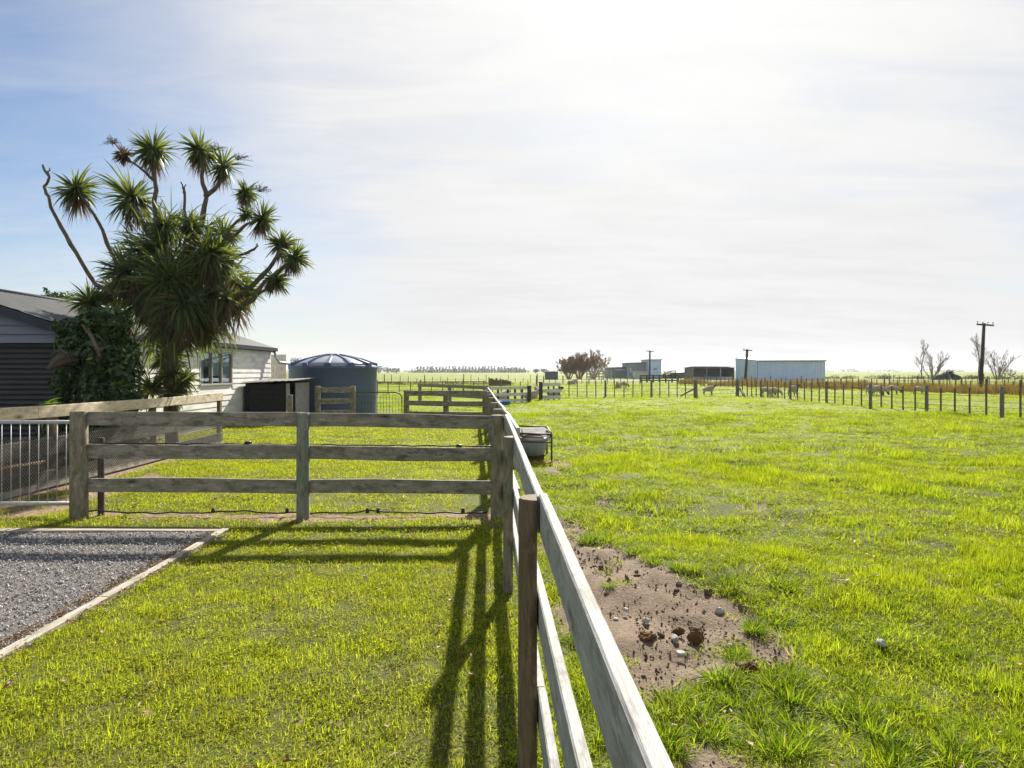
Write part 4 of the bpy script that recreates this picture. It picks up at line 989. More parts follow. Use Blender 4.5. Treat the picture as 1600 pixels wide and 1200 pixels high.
# ---------------------------------------------------------------- ivy covered stump
IVY = leafmat('ivy_leaf', [(0, (.012, .032, .010)), (.5, (.040, .085, .022)), (.8, (.09, .165, .035)), (1, (.17, .25, .06))], .3, .34, .5)
iv = thing('ivy_stump', 'broken stump smothered in dark glossy ivy in front of the roller door', 'stump', at(150, 12))
def leaf_cloud(name, parent, blobs, n, size, mat, seed, aspect=.8, jit=.12, rndr=(0, 1)):
    g = np.random.default_rng(seed); vol = np.array([max(b[3]*b[4]+b[4]*b[5]+b[3]*b[5], .001) for b in blobs]); pick = g.choice(len(blobs), n, p=vol/vol.sum())
    B = np.array(blobs); d = g.normal(0, 1, (n, 3)); d /= np.linalg.norm(d, axis=1, keepdims=True)
    lump = 1+.16*np.sin(d[:, 0]*7+pick)+.14*np.sin(d[:, 2]*9+pick*2)+.1*np.sin(d[:, 1]*8)
    rr = (1-np.abs(g.normal(0, jit, n)))*lump
    c = B[pick, :3]+d*B[pick, 3:6]*rr[:, None]
    nrm = d+g.normal(0, .55, (n, 3)); nrm /= np.linalg.norm(nrm, axis=1, keepdims=True)
    u = np.cross(nrm, g.normal(0, 1, (n, 3))); u /= np.linalg.norm(u, axis=1, keepdims=True); v = np.cross(nrm, u)
    s_ = size*(.6+.8*g.random(n))[:, None]
    V = np.stack([c-u*s_, c-u*s_*.1+v*s_*aspect*.6, c+u*s_, c-u*s_*.1-v*s_*aspect*.6], 1).reshape(-1, 3)
    rv = rndr[0]+(rndr[1]-rndr[0])*np.clip(g.random(n)*.8+.2*(g.random(n) > .85), 0, 1)
    me = raw_mesh(name, V, np.arange(4*n), np.full(n, 4), mat, {'rnd': np.repeat(rv, 4)})
    org = wloc(parent) if parent else Vector((0, 0, 0))
    me.transform(Matrix.Translation(-org)); o = bpy.data.objects.new(name, me); COL.objects.link(o); o.parent = parent
    return o
def bl(px, py, d, rx, ry, rz): q = W(px, py, d); return (q.x, q.y, q.z, rx, ry, rz)
leaf_cloud('ivy', iv, [bl(155, 560, 12, .55, .5, .75), bl(160, 640, 12, .62, .55, .7), bl(135, 525, 12, .45, .4, .35), bl(185, 590, 12.1, .36, .4, .8), bl(165, 505, 12, .42, .4, .28), bl(110, 512, 12, .25, .25, .16), bl(186, 665, 12, .36, .4, .55), bl(150, 690, 11.9, .8, .6, .5), bl(110, 660, 12, .4, .4, .6), bl(190, 560, 12.1, .25, .3, .4), bl(112, 600, 12, .34, .3, .55)], 17000, .052, IVY, 5)
b = MB(); b.tube([at(155, 12)+Vector((0, 0, -.1)), at(157, 12)+Vector((0, 0, 1)), at(150, 12)+Vector((.02, 0, 2.1))], [.42, .38, .25], 14); b.build('stump', wood('dark_bark', (.035, .03, .022), (.06, .05, .035), (.015, .012, .01), None, 0, False, .9), iv)
b = MB(); b.tube([W(116, 560, 11.75), W(100, 560, 11.6), W(88, 567, 11.5), W(74, 577, 11.42)], [.15, .14, .10, .02], 7, True, False); b.tube([W(92, 545, 11.5), W(106, 553, 11.46), W(110, 566, 11.45)], .022, 6); b.build('broken_limb', wood('dead_wood', (.085, .07, .055), (.14, .12, .095), (.03, .025, .02), None, 0, False, .9), iv)
b = MB(); b.tube([W(128, 507, 11.44), W(142, 527, 11.4), W(155, 557, 11.38)], [.014, .016, .02], 6); b.tube([W(137, 512, 11.44), W(150, 540, 11.42), W(157, 558, 11.4)], [.010, .03, .015], 5); b.build('bare_stem', wood('bare_stem_wood', (.13, .10, .075), (.20, .16, .12), (.06, .05, .04), None, 0, False), iv)
# garden leaves at the fence
for (px, py, d_, n, r_, lab) in ((76, 622, 9.6, 26, .22, 'yellow-green strap-leaved plant just behind the pale top rail'),):
    p = thing('garden_plant', lab, 'plant', at(px, d_)); g = np.random.default_rng(3); c = np.array(W(px, py+14, d_)); a = g.random(n)*6.28
    d = np.stack([np.cos(a), np.sin(a), .6+.8*g.random(n)], 1)
    V, li, ct, kk = strips(np.repeat(c[None], n, 0)+g.normal(0, .03, (n, 3)), d, np.cross(d, [0, 0, 1.]), r_*(.7+.5*g.random(n)), np.full(n, .03), .8+g.random(n), 4)
    me = raw_mesh('foliage', V, li, ct, leafmat('strap_leaf', [(0, (.12, .19, .03)), (1, (.24, .32, .05))], .45), {'rnd': np.repeat(g.random(n), kk)}); me.transform(Matrix.Translation(-wloc(p)))
    o = bpy.data.objects.new('foliage', me); COL.objects.link(o); o.parent = p
    b = MB(); b.tube([at(px, d_), Vector(c)], .03, 6); b.build('stem', WD_B, p)
# evergreen tree showing over the roof
ev = thing('evergreen_tree', 'dark evergreen tree just showing over the ridge of the house roof', 'tree', at(110, 34))
BUSHL = leafmat('evergreen_leaf', [(0, (.016, .032, .014)), (1, (.06, .10, .03))], .3, .5, .3)
leaf_cloud('crown', ev, [bl(95, 500, 34, 1.5, 1.2, 1.2), bl(130, 490, 34, 1.6, 1.2, .9), bl(160, 486, 34, 1.6, 1.2, .9), bl(74, 468, 34, .22, .3, .5), bl(93, 472, 34, .4, .4, .5), bl(190, 500, 34, 1.6, 1.3, 1.2), bl(43, 468, 34, .12, .2, .15)], 4200, .11, BUSHL, 9)
b = MB(); b.tube([at(110, 34)+Vector((0, 0, -.2)), at(112, 34)+Vector((0, 0, 2.5)), at(112, 34)+Vector((0, 0, 4.2))], [.3, .25, .1], 8); b.build('trunk', BARK, ev)

# ---------------------------------------------------------------- wire fences
def wire_fence(label, spots, wires, hw):
    """spots: (point, height, radius, is_post)"""
    f = thing('wire_fence', label, 'fence', sum((s[0] for s in spots), Vector())/len(spots))
    for p, h, r, big in spots:
        b = MB()
        ln = (rnd.gauss(0, .02), rnd.gauss(0, .012))
        if big: b.post(p, h, r, None, .2, 8, .95, ln)
        else: b.box((p.x-r, p.y-r*.7, .0), (p.x+r, p.y+r*.7, h))
        b.build('post' if big else 'batten', POSTM if big else BATM, f)
    for h in wires:
        b = MB(); b.tube([s[0]+Vector((0, -.03, h)) for s in spots], hw, 4, False); b.build('wire', WIRE, f)
    return f
POSTM = wood('fence_post', (.15, .14, .12), (.22, .205, .18), (.08, .075, .06), None, 0, False)
BATM = wood('fence_batten', (.12, .105, .085), (.18, .155, .13), (.06, .05, .04), None, 0, False)
def gp(px, y): g = G(px, y); return Vector((g.x, g.y, 0))
sp1 = [(gp(px, 620.5), 1.02 if not k else 1.05, .028 if not k else .07, bool(k)) for px, k in
       ((889,0),(902,0),(917,0),(931,0),(946,1),(960,0),(975,0),(989,0),(1003,0),(1018,1),(1031,0),(1045,0),(1058,0),(1071,0),(1087,2))]
sp1[-1] = (sp1[-1][0], 1.1, .13, True)
f = wire_fence('wire fence standing straight across the paddock, ending at a strainer with a diagonal stay', sp1, (.15, .33, .52, .72, .92), .007)
b = MB(); b.board(gp(1063, 620)+Vector((0, 0, .05)), gp(1085, 620)+Vector((0, 0, .52)), .1, .1); b.build('stay', POSTM, f)
sp2 = [(gp(1152, 618.5), 1.08, .12, True), (gp(1160, 619), .98, .028, False), (gp(1167.5, 619), .98, .028, False), (gp(1174.5, 619.5), .98, .028, False), (gp(1181.5, 619.5), .98, .028, False)]
row = [(1189,620,1),(1199,621,0),(1207.5,621.5,0),(1216,622.5,0),(1226,623.5,0),(1235,624,1),(1246,625,0),(1257,626,0),(1268,627,0),(1280,628,0),(1291.5,629.5,1),(1304.5,630.5,0),(1318,632,0),(1331.5,634,0),(1346,636,0),(1360,638,1),
       (1377,636.5,0),(1393.5,639,0),(1411,641,0),(1430,642,0),(1448,644.5,1),(1470,645,0),(1492,647.5,0),(1515,648.5,0),(1541,650,2),(1565.5,652.5,1),(1594.5,653,2),(1622,658,0),(1652,661,0),(1690,666,1)]
for px, y, k in row:
    sp2.append((gp(px, y), {0: 1.0, 1: 1.06, 2: 1.32}[k]*rnd.uniform(.97, 1.03), {0: .026, 1: .07, 2: .028}[k], k == 1))
f = wire_fence('wire fence slanting toward the viewer in front of the grazing sheep', sp2, (.15, .33, .52, .72, .92), .006)
b = MB(); b.board(gp(1155, 619)+Vector((0, 0, .5)), gp(1164, 620)+Vector((0, 0, .05)), .09, .09); b.build('stay', POSTM, f)
gw = thing('wire_gate', 'sagging wire gate strung between the two strainer posts', 'gate', gp(1120, 619.5))
b = MB()
for h in (.18, .42, .68, .92): b.tube([gp(1088, 620.5)+Vector((0, 0, h)), gp(1120, 619.5)+Vector((0, 0, h-.03)), gp(1152, 618.5)+Vector((0, 0, h))], .007, 4, False)
b.build('wire', WIRE, gw)
def along(x0, y0, x1, y1, n, big=5, h=.9, r=.035, hj=.08):
    o = []
    for k in range(n):
        q = k/(n-1); a, c = gp(x0, y0), gp(x1, y1); p = a.lerp(c, q)
        bg = k % big == 0; o.append((p+Vector((rnd.gauss(0, .05), 0, 0)), h*(1.12 if bg else 1)*(1+rnd.uniform(-hj, hj)), r*(2 if bg else 1), bg))
    return o
wire_fence('far wire fence of dark battens running through the rust-brown rushes', along(1058, 602.5, 1640, 616, 64, 7, 1.0, .030, .16), (.3, .6, .85), .012)
wire_fence('farther wire fence of thin battens behind the rushes by the big pole', along(1390, 600, 1650, 605, 30, 6, 1.1, .032, .12), (.4, .8), .012)
wire_fence('thin wire fence in front of the bare orange willows', along(838, 600.5, 1000, 600, 17, 4, .95, .035), (.3, .6, .9), .015)
f = wire_fence('thin wire fence behind the pens with a dark top rail', along(588, 617, 840, 612, 17, 4, .86, .028), (.3, .55), .012)
b = MB(); b.board(gp(580, 617)+Vector((0, -.05, .86)), gp(760, 613.5)+Vector((0, -.05, .84)), .06, .06); b.build('top_rail', WD_D, f)
wire_fence('low stake fence on the rough brown bank beyond the pens', along(600, 599.5, 850, 598, 22, 5, .9, .035, .3), (.5,), .012)
f = thing('rail_fence', 'old brown plank fence leaning on the rough bank behind the whitewashed panel', 'fence', at(778, 70))
for k in range(22):
    q = k/21; p = at(764+33*q, 72+2*q); b = MB(); b.box((p.x-.055, p.y, 0), (p.x+.055, p.y+.03, rnd.uniform(.75, 1.0)*(1-.35*q))); b.build('plank', WD_B, f)
b = MB(); b.board(at(763, 72.1)+Vector((0, 0, .5)), at(798, 74.1)+Vector((0, 0, .4)), .1, .04); b.build('rail', WD_B, f)
for (x0, x1, d_, hs, lab, mat) in ((1001, 1060, 97, (.95, .62, .3), 'dark timber yard rails in front of the pale farm sheds', WD_D), (917, 955, 128, (1.6, 1.1, .55), 'pale yard rails under the bare willows', WD_L)):
    pen(lab, at(x0, d_), at(x1, d_), hs, hs[0]+.15, [k/6 for k in range(7)], mat, .2, .12, 'yard_rails', mat)
# ---------------------------------------------------------------- power poles
def pole(px, yb, ytop, ptx, d, r, arm, lab, n_ins=4):
    base = at(px, d); top = W(ptx, ytop, d); p = thing('power_pole', lab, 'power pole', base)
    b = MB(); b.tube([base-Vector((0, 0, .4)), base.lerp(top, .5)+Vector((.03, 0, 0)), top], [r, r*.88, r*.75], 10); b.build('pole', WD_D, p)
    c = top-Vector((0, .14, .14)); b = MB(); b.board(c-Vector((arm, 0, -.05)), c+Vector((arm, 0, -.05)), .12, .1); b.build('crossarm', WD_D, p)
    for k in range(n_ins):
        q = c+Vector((arm*(-.92+1.84*k/(n_ins-1)), 0, .06-.05*(-.92+1.84*k/(n_ins-1)))); b = MB(); b.tube([q, q+Vector((0, 0, .08)), q+Vector((0, 0, .09)), q+Vector((0, 0, .17)), q+Vector((0, 0, .2))], [.015, .015, .045, .05, .025], 8); b.build('insulator', INSUL, p)
INSUL = speckle('insulator', (.28, .27, .26), (.36, .35, .34), 10, .3)
pole(1531, 612, 505, 1537.5, 53, .155, .66, 'tall dark power pole with a crossarm of four insulators, rising from the rushes')
pole(1164, 597, 546, 1167.5, 98, .22, .65, 'leaning power pole in front of the big pale blue shed')
pole(1014.5, 592, 548, 1015.5, 135, .2, .75, 'thin power pole in front of the cluster of farm sheds')
# ---------------------------------------------------------------- farm sheds
def clad(name, a, b_, vs=9):
    m, t = newmat(name); p = t.obj(); n = t.noise(p, .6, 4, .6)
    c = t.mix(t.ramp(n, [(.35, 0), (.65, 1)]), a, b_)
    n2 = t.noise(t.mapv(p, (2, 2, .15)), 1.2, 4, .6); c = t.mix(t.ramp(n2, [(.5, 0), (.75, .35)]), c, tuple(q*.7 for q in a))
    return finish(m, t, pbsdf(t, c, .5, .05, None, .4))
BLUEW = clad('sky_tinted_blue_cladding', (.46, .58, .84), (.52, .64, .89)); GREYW = clad('grey_cladding', (.21, .235, .28), (.28, .30, .34)); DKW = clad('dark_cladding', (.075, .075, .08), (.12, .115, .115)); PALW = clad('white_cladding', (.52, .58, .63), (.60, .65, .69))  # big shed's blue: skylight on shaded white cladding, put into the colour
ZINC = speckle('zinc_roof', (.52, .53, .54), (.64, .65, .66), 1.2, .4, .3)
def corr(b, p0, p1, z0, ztop, n):
    """ribbed sheet wall from p0 to p1; ztop(q) is the height along it"""
    p0, p1 = Vector(p0), Vector(p1); d = (p1-p0); nr = Vector((d.y, -d.x, 0)).normalized(); pts = []
    for k in range(n+1):
        q = k/n; o = nr*(.045 if k % 3 == 0 else 0); pts.append((p0+d*q+o, ztop(q)))
    for (a, za), (c, zc_) in zip(pts[:-1], pts[1:]): b.poly([(a.x, a.y, z0), (c.x, c.y, z0), (c.x, c.y, zc_), (a.x, a.y, za)])
big = thing('farm_shed', 'big sky-tinted pale blue farm shed with a bright sunlit roof beside the leaning power pole', 'shed', at(1236, 115))
x0, x1, y0, y1, zf, zb = 41.3, 52.62, 113, 124, 3.42, 3.95
b = MB(); corr(b, (x0, y0, 0), (x1, y0, 0), 0, lambda q: zf, 66); b.build('front_wall', BLUEW, big)
b = MB(); corr(b, (x0, y1, 0), (x0, y0, 0), 0, lambda q: zb+(zf-zb)*q, 60); b.build('end_wall', BLUEW, big)
b = MB(); corr(b, (x1, y0, 0), (x1, y1, 0), 0, lambda q: zf+(zb-zf)*q, 60); corr(b, (x1, y1, 0), (x0, y1, 0), 0, lambda q: zb, 60); b.build('rear_wall', BLUEW, big)
b = MB(); b.hexa([(x0-.15, y0-.2, zf+.02), (x1+.15, y0-.2, zf+.02), (x1+.15, y1+.2, zb+.03), (x0-.15, y1+.2, zb+.03), (x0-.15, y0-.2, zf+.09), (x1+.15, y0-.2, zf+.09), (x1+.15, y1+.2, zb+.16), (x0-.15, y1+.2, zb+.16)]); b.build('roof', ZINC, big)
b = MB(); b.box((x0-.1, y0-.30, zf-.10), (x1+.1, y0-.201, zf+.05)); b.build('gutter', DKW, big)
op = thing('open_shed', 'long low open-fronted shed of three dark bays joined to the big pale blue shed', 'shed', at(1115, 130))
x0, x1, y0, y1 = 34.4, 42.4, 128, 134
b = MB(); b.box((x0, y1, 0), (x1, y1+.1, 2.2)); b.box((x0, y0, 0), (x0+.1, y1, 2.3)); b.box((x1-.1, y0+.05, 0), (x1, y1, 2.3)); b.build('wall', DKW, op)
for k in range(4):
    x = x0+.08+(x1-x0-.16)*k/3; b = MB(); b.box((x-.08, y0-.1, 0), (x+.08, y0-.02, 2.4)); b.build('post', GREYW, op)
b = MB(); b.hexa([(x0-.3, y0-.4, 2.42), (x1, y0-.4, 2.42), (x1, y1+.3, 2.2), (x0-.3, y1+.3, 2.2), (x0-.3, y0-.4, 2.56), (x1, y0-.4, 2.56), (x1, y1+.3, 2.34), (x0-.3, y1+.3, 2.34)]); b.build('roof', ZINC, op)
b = MB(); b.box((x0+.2, y0+.3, 0), (x1-.2, y0+.45, .55)); b.build('feed_rail', GREYW, op)
def blockshed(name, lab, xa, xb, d, dep, zl, zr, wall, roof, extra=None):
    A, B_ = at(xa, d).x, at(xb, d).x; s = thing(name, lab, 'shed', ((A+B_)/2, d, 0))
    b = MB(); corr(b, (A, d, 0), (B_, d, 0), 0, lambda q: zl+(zr-zl)*q, 40); corr(b, (A, d+dep, 0), (A, d, 0), 0, lambda q: zl, 30); corr(b, (B_, d, 0), (B_, d+dep, 0), 0, lambda q: zr, 30); corr(b, (B_, d+dep, 0), (A, d+dep, 0), 0, lambda q: zr+(zl-zr)*q, 30); b.build('wall', wall, s)
    b = MB(); e = .18; b.hexa([(A-e, d-.3, zl+.01), (B_+e, d-.3, zr+.01), (B_+e, d+dep+.2, zr+.01), (A-e, d+dep+.2, zl+.01), (A-e, d-.3, zl+.14), (B_+e, d-.3, zr+.14), (B_+e, d+dep+.2, zr+.14), (A-e, d+dep+.2, zl+.14)]); b.build('roof', roof, s)
    return s, A, B_
s, A, B_ = blockshed('farm_shed', 'low grey lean-to shed nearest the bare willows, with a green door', 950, 981, 152, 6, 2.35, 2.5, GREYW, DKW)
b = MB(); b.box((A+1.7, 151.9, .1), (A+2.6, 151.95, 1.75)); b.build('door', speckle('green_paint', (.10, .19, .18), (.14, .24, .22), 4, .5), s)
b = MB(); b.box((A+1.6, 151.9, 1.85), (B_-.3, 151.95, 2.05)); b.build('window', PALW, s)
s, A, B_ = blockshed('farm_shed', 'dark grey middle shed with a sloping roof between the lean-to and the tall block', 980.5, 1013, 149, 7, 3.35, 3.5, GREYW, DKW)
b = MB(); b.box((A+.55, 148.9, 1.3), (A+.8, 148.95, 2.3)); b.build('window', PALW, s)
b = MB(); b.box((A+.02, 148.9, 0), (A+.18, 148.95, 2.7)); b.build('corner_trim', PALW, s)
s, A, B_ = blockshed('farm_shed', 'tall flat-topped pale blue shed, highest of the far farm cluster', 1012, 1033, 147, 7, 4.05, 4.1, BLUEW, GREYW)
b = MB(); b.box((A+1.3, 146.9, 1.9), (A+2.0, 146.95, 2.3)); b.build('window', GREYW, s)
s, A, B_ = blockshed('farm_shed', 'small whitish low shed in front of the tall pale block', 994.5, 1016, 138, 4, 1.48, 1.42, PALW, ZINC)
blockshed('farm_shed', 'low brown hay shelter beside the mound, right of the dark yard rails', 1053, 1072, 160, 4, 1.15, 1.3, DKW, DKW)
st = thing('square_tank', 'dark square corrugated tank alone in the field by the bare willows', 'tank', at(862, 128))
A, B_ = at(852.5, 128).x, at(871.5, 128).x; b = MB(); corr(b, (A, 128, 0), (B_, 128, 0), 0, lambda q: 1.5, 36); corr(b, (A, 130.2, 0), (A, 128, 0), 0, lambda q: 1.5, 30); corr(b, (B_, 128, 0), (B_, 130.2, 0), 0, lambda q: 1.5, 30); b.build('body', clad('tank_iron', (.085, .10, .13), (.12, .135, .165)), st)
b = MB(); b.box((A-.05, 127.9, 1.5), (B_+.05, 130.3, 1.56)); b.build('cover', DKW, st)
# ---------------------------------------------------------------- bare trees
TWIG = speckle('willow_twig', (.29, .20, .105), (.41, .29, .165), 1.5, .8)
TWIG_D = speckle('bare_twig', (.17, .14, .115), (.25, .21, .18), 1.5, .8)
def bare_tree(label, base, h, wide, stems, mat, seed, tw=.012, group=None, dens=5, lean=0, name='bare_tree', ang=.55, clear=.25, fan=1.0):
    """stems fan out from the foot; each carries side shoots that carry twigs, all sweeping upward"""
    g = random.Random(seed); base = Vector(base); p = thing(name, label, 'tree', base, group); b = MB(); tw_ = MB()
    def shoot(q, d, L, r, lv, mesh):
        n = 4 if lv < 2 else 3; pts = [q]; dd = d.copy()
        for k in range(n):
            dd = (dd+Vector((g.gauss(0, .10), g.gauss(0, .10), .10 if lv else .02))).normalized(); pts.append(pts[-1]+dd*L/n)
        mesh.tube(pts, [max(r*(1-.72*k/n), tw) for k in range(n+1)], 6 if lv == 0 else 4 if lv == 1 else 3, False)
        return pts
    def side(pts, L, r, lv):
        m_ = dens if lv < 1 else max(2, dens-2) if fan > 1 else dens
        for k in range(m_+(2 if lv == 0 else 0)):
            f = clear+(1-clear)*((k+g.random()*.8)/(m_+(2 if lv == 0 else 0))) if lv == 0 else .2+.75*g.random()
            f *= (len(pts)-1); i = min(int(f), len(pts)-2); q = pts[i].lerp(pts[i+1], f-i); d0 = (pts[i+1]-pts[i]).normalized()
            az = g.random()*6.283; e1 = d0.cross(Vector((math.cos(az), math.sin(az), .2))).normalized()
            a = (ang if lv < 1 else max(ang, .5))*g.uniform(.7, 1.4); d = d0*math.cos(a)+e1*math.sin(a)
            l2 = L*fan*g.uniform(.38, .62)*(1.15-.55*f/(len(pts)-1))
            s2 = shoot(q, d, l2, max(r*.42, tw), lv+1, b if lv == 0 else tw_)
            if lv < 2: side(s2, l2, max(r*.42, tw), lv+1)
    for k in range(stems):
        a = 2.4*k+g.random()*.6; q = (k+.5)/stems; tilt = wide*math.sqrt(q) if stems > 1 else .04
        d = Vector((math.cos(a)*tilt+lean, math.sin(a)*tilt, 1)).normalized()
        L = h*(1-.22*q*g.random())*(.86 if stems > 1 else .9)
        st_ = shoot(base+Vector((math.cos(a)*.12*tilt*4, math.sin(a)*.12*tilt*4, -.1)), d, L, h*(.016 if stems > 1 else .02), 0, b)
        side(st_, L*(.62 if stems > 1 else .8), h*.014, 0)
    b.build('trunk', mat, p); tw_.build('crown', mat, p)
    zs = [v.co.z for c in p.children for v in c.data.vertices]; k = h/max(zs)
    for c in p.children: c.data.transform(Matrix.Diagonal((k, k, k, 1)))
    return p
bare_tree('dense rounded orange-brown willow, leftmost of the three by the square tank', at(889, 140), 5.0, .70, 22, TWIG, 1, .020, None, 8, -.06)
bare_tree('dense orange-brown willow in the middle of the three beside the farm sheds', at(905, 141), 5.7, .62, 22, TWIG, 2, .020, None, 8, 0)
bare_tree('taller open bare willow nearest the grey lean-to shed', at(926, 140), 6.3, .66, 14, TWIG, 3, .020, None, 6, .2)
bare_tree('slender tall bare tree, first of the pair beside the dark stump heap', at(1440, 135), 8.2, .3, 1, TWIG_D, 4, .011, None, 9, 0, 'bare_tree', .5, .15, 1.05)
bare_tree('short many-stemmed bare tree beside the dark stump heap', at(1457, 133), 5.6, .55, 8, TWIG_D, 5, .011, None, 6, .12, 'bare_tree', .45, .2, 1.05)
bare_tree('tall faint bare tree right behind the big power pole', at(1530, 135), 9.4, .3, 1, TWIG_D, 6, .011, None, 9, 0, 'bare_tree', .5, .15, 1.05)
bare_tree('low spreading bare tree to the right of the big power pole', at(1559, 132), 6.0, .62, 10, TWIG_D, 7, .011, None, 6, .12, 'bare_tree', .45, .2, 1.05)
bare_tree('small twiggy bare bush at the foot of the spreading bare tree', at(1575, 134), 2.2, .9, 8, TWIG_D, 8, .014, None, 4, 0, 'bare_bush')
# dark heap of pulled stumps
hp = thing('stump_heap', 'dark heap of uprooted stumps and roots between the bare trees', 'stump heap', at(1477, 128))
DARKW = speckle('charred_wood', (.018, .016, .016), (.045, .04, .038), 3, .9)
for k, (px, py, L, a, r_) in enumerate(((1466, 590, 2.6, .45, .45), (1474, 590, 2.2, .2, .5), (1483, 587, 1.6, .9, .42), (1489, 588, 1.3, 2.2, .55), (1478, 586, 1.0, 1.2, .36), (1494, 590, 1.2, 2.9, .5))):
    c = W(px, py, 128); d = Vector((math.cos(a), .2, math.sin(a))); b = MB(); q = c-d*L*.5
    b.tube([q, q+d*L*.4+Vector((0, 0, .1)), q+d*L], [r_*.9, r_, r_*.6], 9)
    for j in range(7):
        e = Vector((rnd.gauss(0, .6), rnd.gauss(0, .6), rnd.gauss(.3, .5))); b.tube([q+d*L, q+d*L+e*.5, q+d*L+e*.9+Vector((0, 0, .1))], [.14, .09, .03], 5)
    b.build('stump', DARKW, hp)
# ---------------------------------------------------------------- leafy bushes and the far tree lines
FARL = leafmat('distant_leaf', [(0, (.016, .026, .018)), (1, (.038, .052, .032))], .2, .6, .2)
SCRUB = leafmat('scrub_leaf', [(0, (.028, .036, .014)), (1, (.085, .085, .035))], .2, .7, .2)
mb = thing('round_bush', 'rounded olive bush on a mound between the dark yard rails and the open shed', 'bush', at(1049, 150))
leaf_cloud('foliage', mb, [bl(1049, 587, 150, 1.9, 1.4, 1.2), bl(1042, 590, 150, 1.4, 1.2, .7), bl(1060, 590, 150, 1.8, 1.3, .6)], 1500, .17, SCRUB, 21)
b = MB(); b.tube([at(1049, 150), at(1049, 150)+Vector((0, 0, .6))], .2, 6); b.build('stem', BARK, mb)
for k, (px, d_, wd, ht, lab) in enumerate(((460, 330, 7, 8.6, 'dark round-headed tree peeping between the board screen and the tank'), (474, 345, 6, 5, 'low dark tree just left of the water tank dome'), (565, 330, 5, 8.2, 'dark tree top showing over the water tank dome'),
      (592, 520, 9, 6.0, 'first dark tree right of the water tank on the horizon'), (606, 530, 9, 5.2, 'second dark tree right of the water tank on the horizon'), (620, 525, 9, 4.6, 'last dark tree before the gap on the horizon'),
      (837, 560, 5, 4.0, 'small dark tree on the horizon left of the square tank'), (850, 560, 7, 4.2, 'broad dark tree on the horizon behind the square tank'))):
    base = at(px, d_); p = thing('far_tree', lab, 'tree', base)
    leaf_cloud('crown', p, [(base.x+rnd.uniform(-.3, .3)*wd, d_+rnd.uniform(-2, 2), ht*(.42+.22*rnd.random()), wd*.42, wd*.4, ht*.34) for _ in range(4)]+[(base.x, d_, ht*.72, wd*.36, wd*.4, ht*.28)], 900, .014*ht+.22, FARL, 600+k)
    b = MB(); b.tube([base-Vector((0, 0, .2)), base+Vector((0, 0, ht*.6))], [.5, .25], 6); b.build('trunk', BARK, p)
# row of slender poplars above a low hedge
POP = speckle('poplar_bark', (.17, .155, .125), (.25, .225, .18), .3, .8)
for k in range(34):
    px = 652+k*5.05+rnd.uniform(-1.2, 1.2); d_ = 700+rnd.uniform(-8, 8); base = at(px, d_); g = random.Random(k); ht = rnd.uniform(6.2, 7.4)*(1-.12*(k > 27)); b = MB()
    b.tube([base-Vector((0, 0, .2)), base+Vector((g.gauss(0, .2), 0, ht*.95))], [.42, .22], 5)
    for j in range(46):
        z = ht*g.uniform(.4, .9); q = base+Vector((0, 0, z)); e = Vector((g.gauss(0, 1.0), g.gauss(0, .8), g.uniform(.5, 1.5)))
        b.tube([q, q+e*.6, q+e], [.20, .17, .10], 3, False)
    tag(b.build('poplar_tree', POP, None, base), 'one of the thin bare poplars in the long even row on the horizon', 'tree', 'row of poplars on the horizon')
def mass(name, label, pts, n, size, mat, seed, cat): o = leaf_cloud(name, None, pts, n, size, mat, seed); tag(o, label, cat, None, 'stuff'); return o
mass('hedge_line', 'low dark hedge running under the row of poplars on the horizon', [(at(px, 705).x, 705, 1.4, 5, 2.5, rnd.uniform(2.2, 4.0)) for px in range(645, 822, 5)], 12000, .42, FARL, 31, 'hedge')
mass('horizon_trees', 'thin dark line of trees along the distant horizon', [(at(px, 1500).x, 1500+rnd.uniform(-60, 60), 1.5, 20, 8, rnd.uniform(2.6, 5.0)*(1.5 if px > 1280 else .8)) for px in range(300, 1700, 12) if not 1010 < px < 1150], 16000, 1.0, FARL, 33, 'trees')
mass('scrub', 'broken strip of low dark scrub crossing the field behind the rushes', [(at(px, 142).x, 142+rnd.uniform(-6, 6), .1, rnd.uniform(.8, 1.9), .9, rnd.uniform(.25, .75)) for px in range(1292, 1640, 6) if rnd.random() < .75], 9000, .11, SCRUB, 35, 'scrub')
mass('rough_bank', 'strip of rough brown growth beyond the pens', [(at(px, 82).x, 82+rnd.uniform(-2, 2), 0, rnd.uniform(.6, 1.3), .8, rnd.uniform(.2, .42)) for px in range(590, 800, 5)], 7000, .07, leafmat('rough_brown', [(0, (.10, .07, .035)), (.6, (.17, .12, .06)), (1, (.10, .11, .04))], .3, .7, .2), 37, 'scrub')
rv_ = [grass_tuft('rush_tuft_%02d' % k, 70, .4, (.25, .6), .022, .32, GR_RUSH, 700+k) for k in range(4)]
n = 4200; q = rng.random(n); px = 1062+580*q; yb = 600.5+14.5*q+rng.normal(0, 1.5, n)*(.4+.6*q)-2.2*(1-q)*rng.random(n)
pp = [G(a, c) for a, c in zip(px, yb)]; x = np.array([p.x for p in pp]); y = np.array([p.y for p in pp])
k = fbm(x*.35, y*.2, 99, 3) > .5; x, y = x[k], y[k]; n = len(x); s_ = .55+.6*rng.random(n)
scatter('rushes', np.stack([x, y, 0*x-.02], 1), np.stack([0*x, 0*x, rng.random(n)*6.28], 1), np.stack([s_, s_, s_*(.7+1.0*rng.random(n)**2+.5*fbm(x*.3, y*.3, 98, 2))], 1), rv_, 'band of dry rust-brown rushes in front of the big shed and along the far fence', 'rushes')
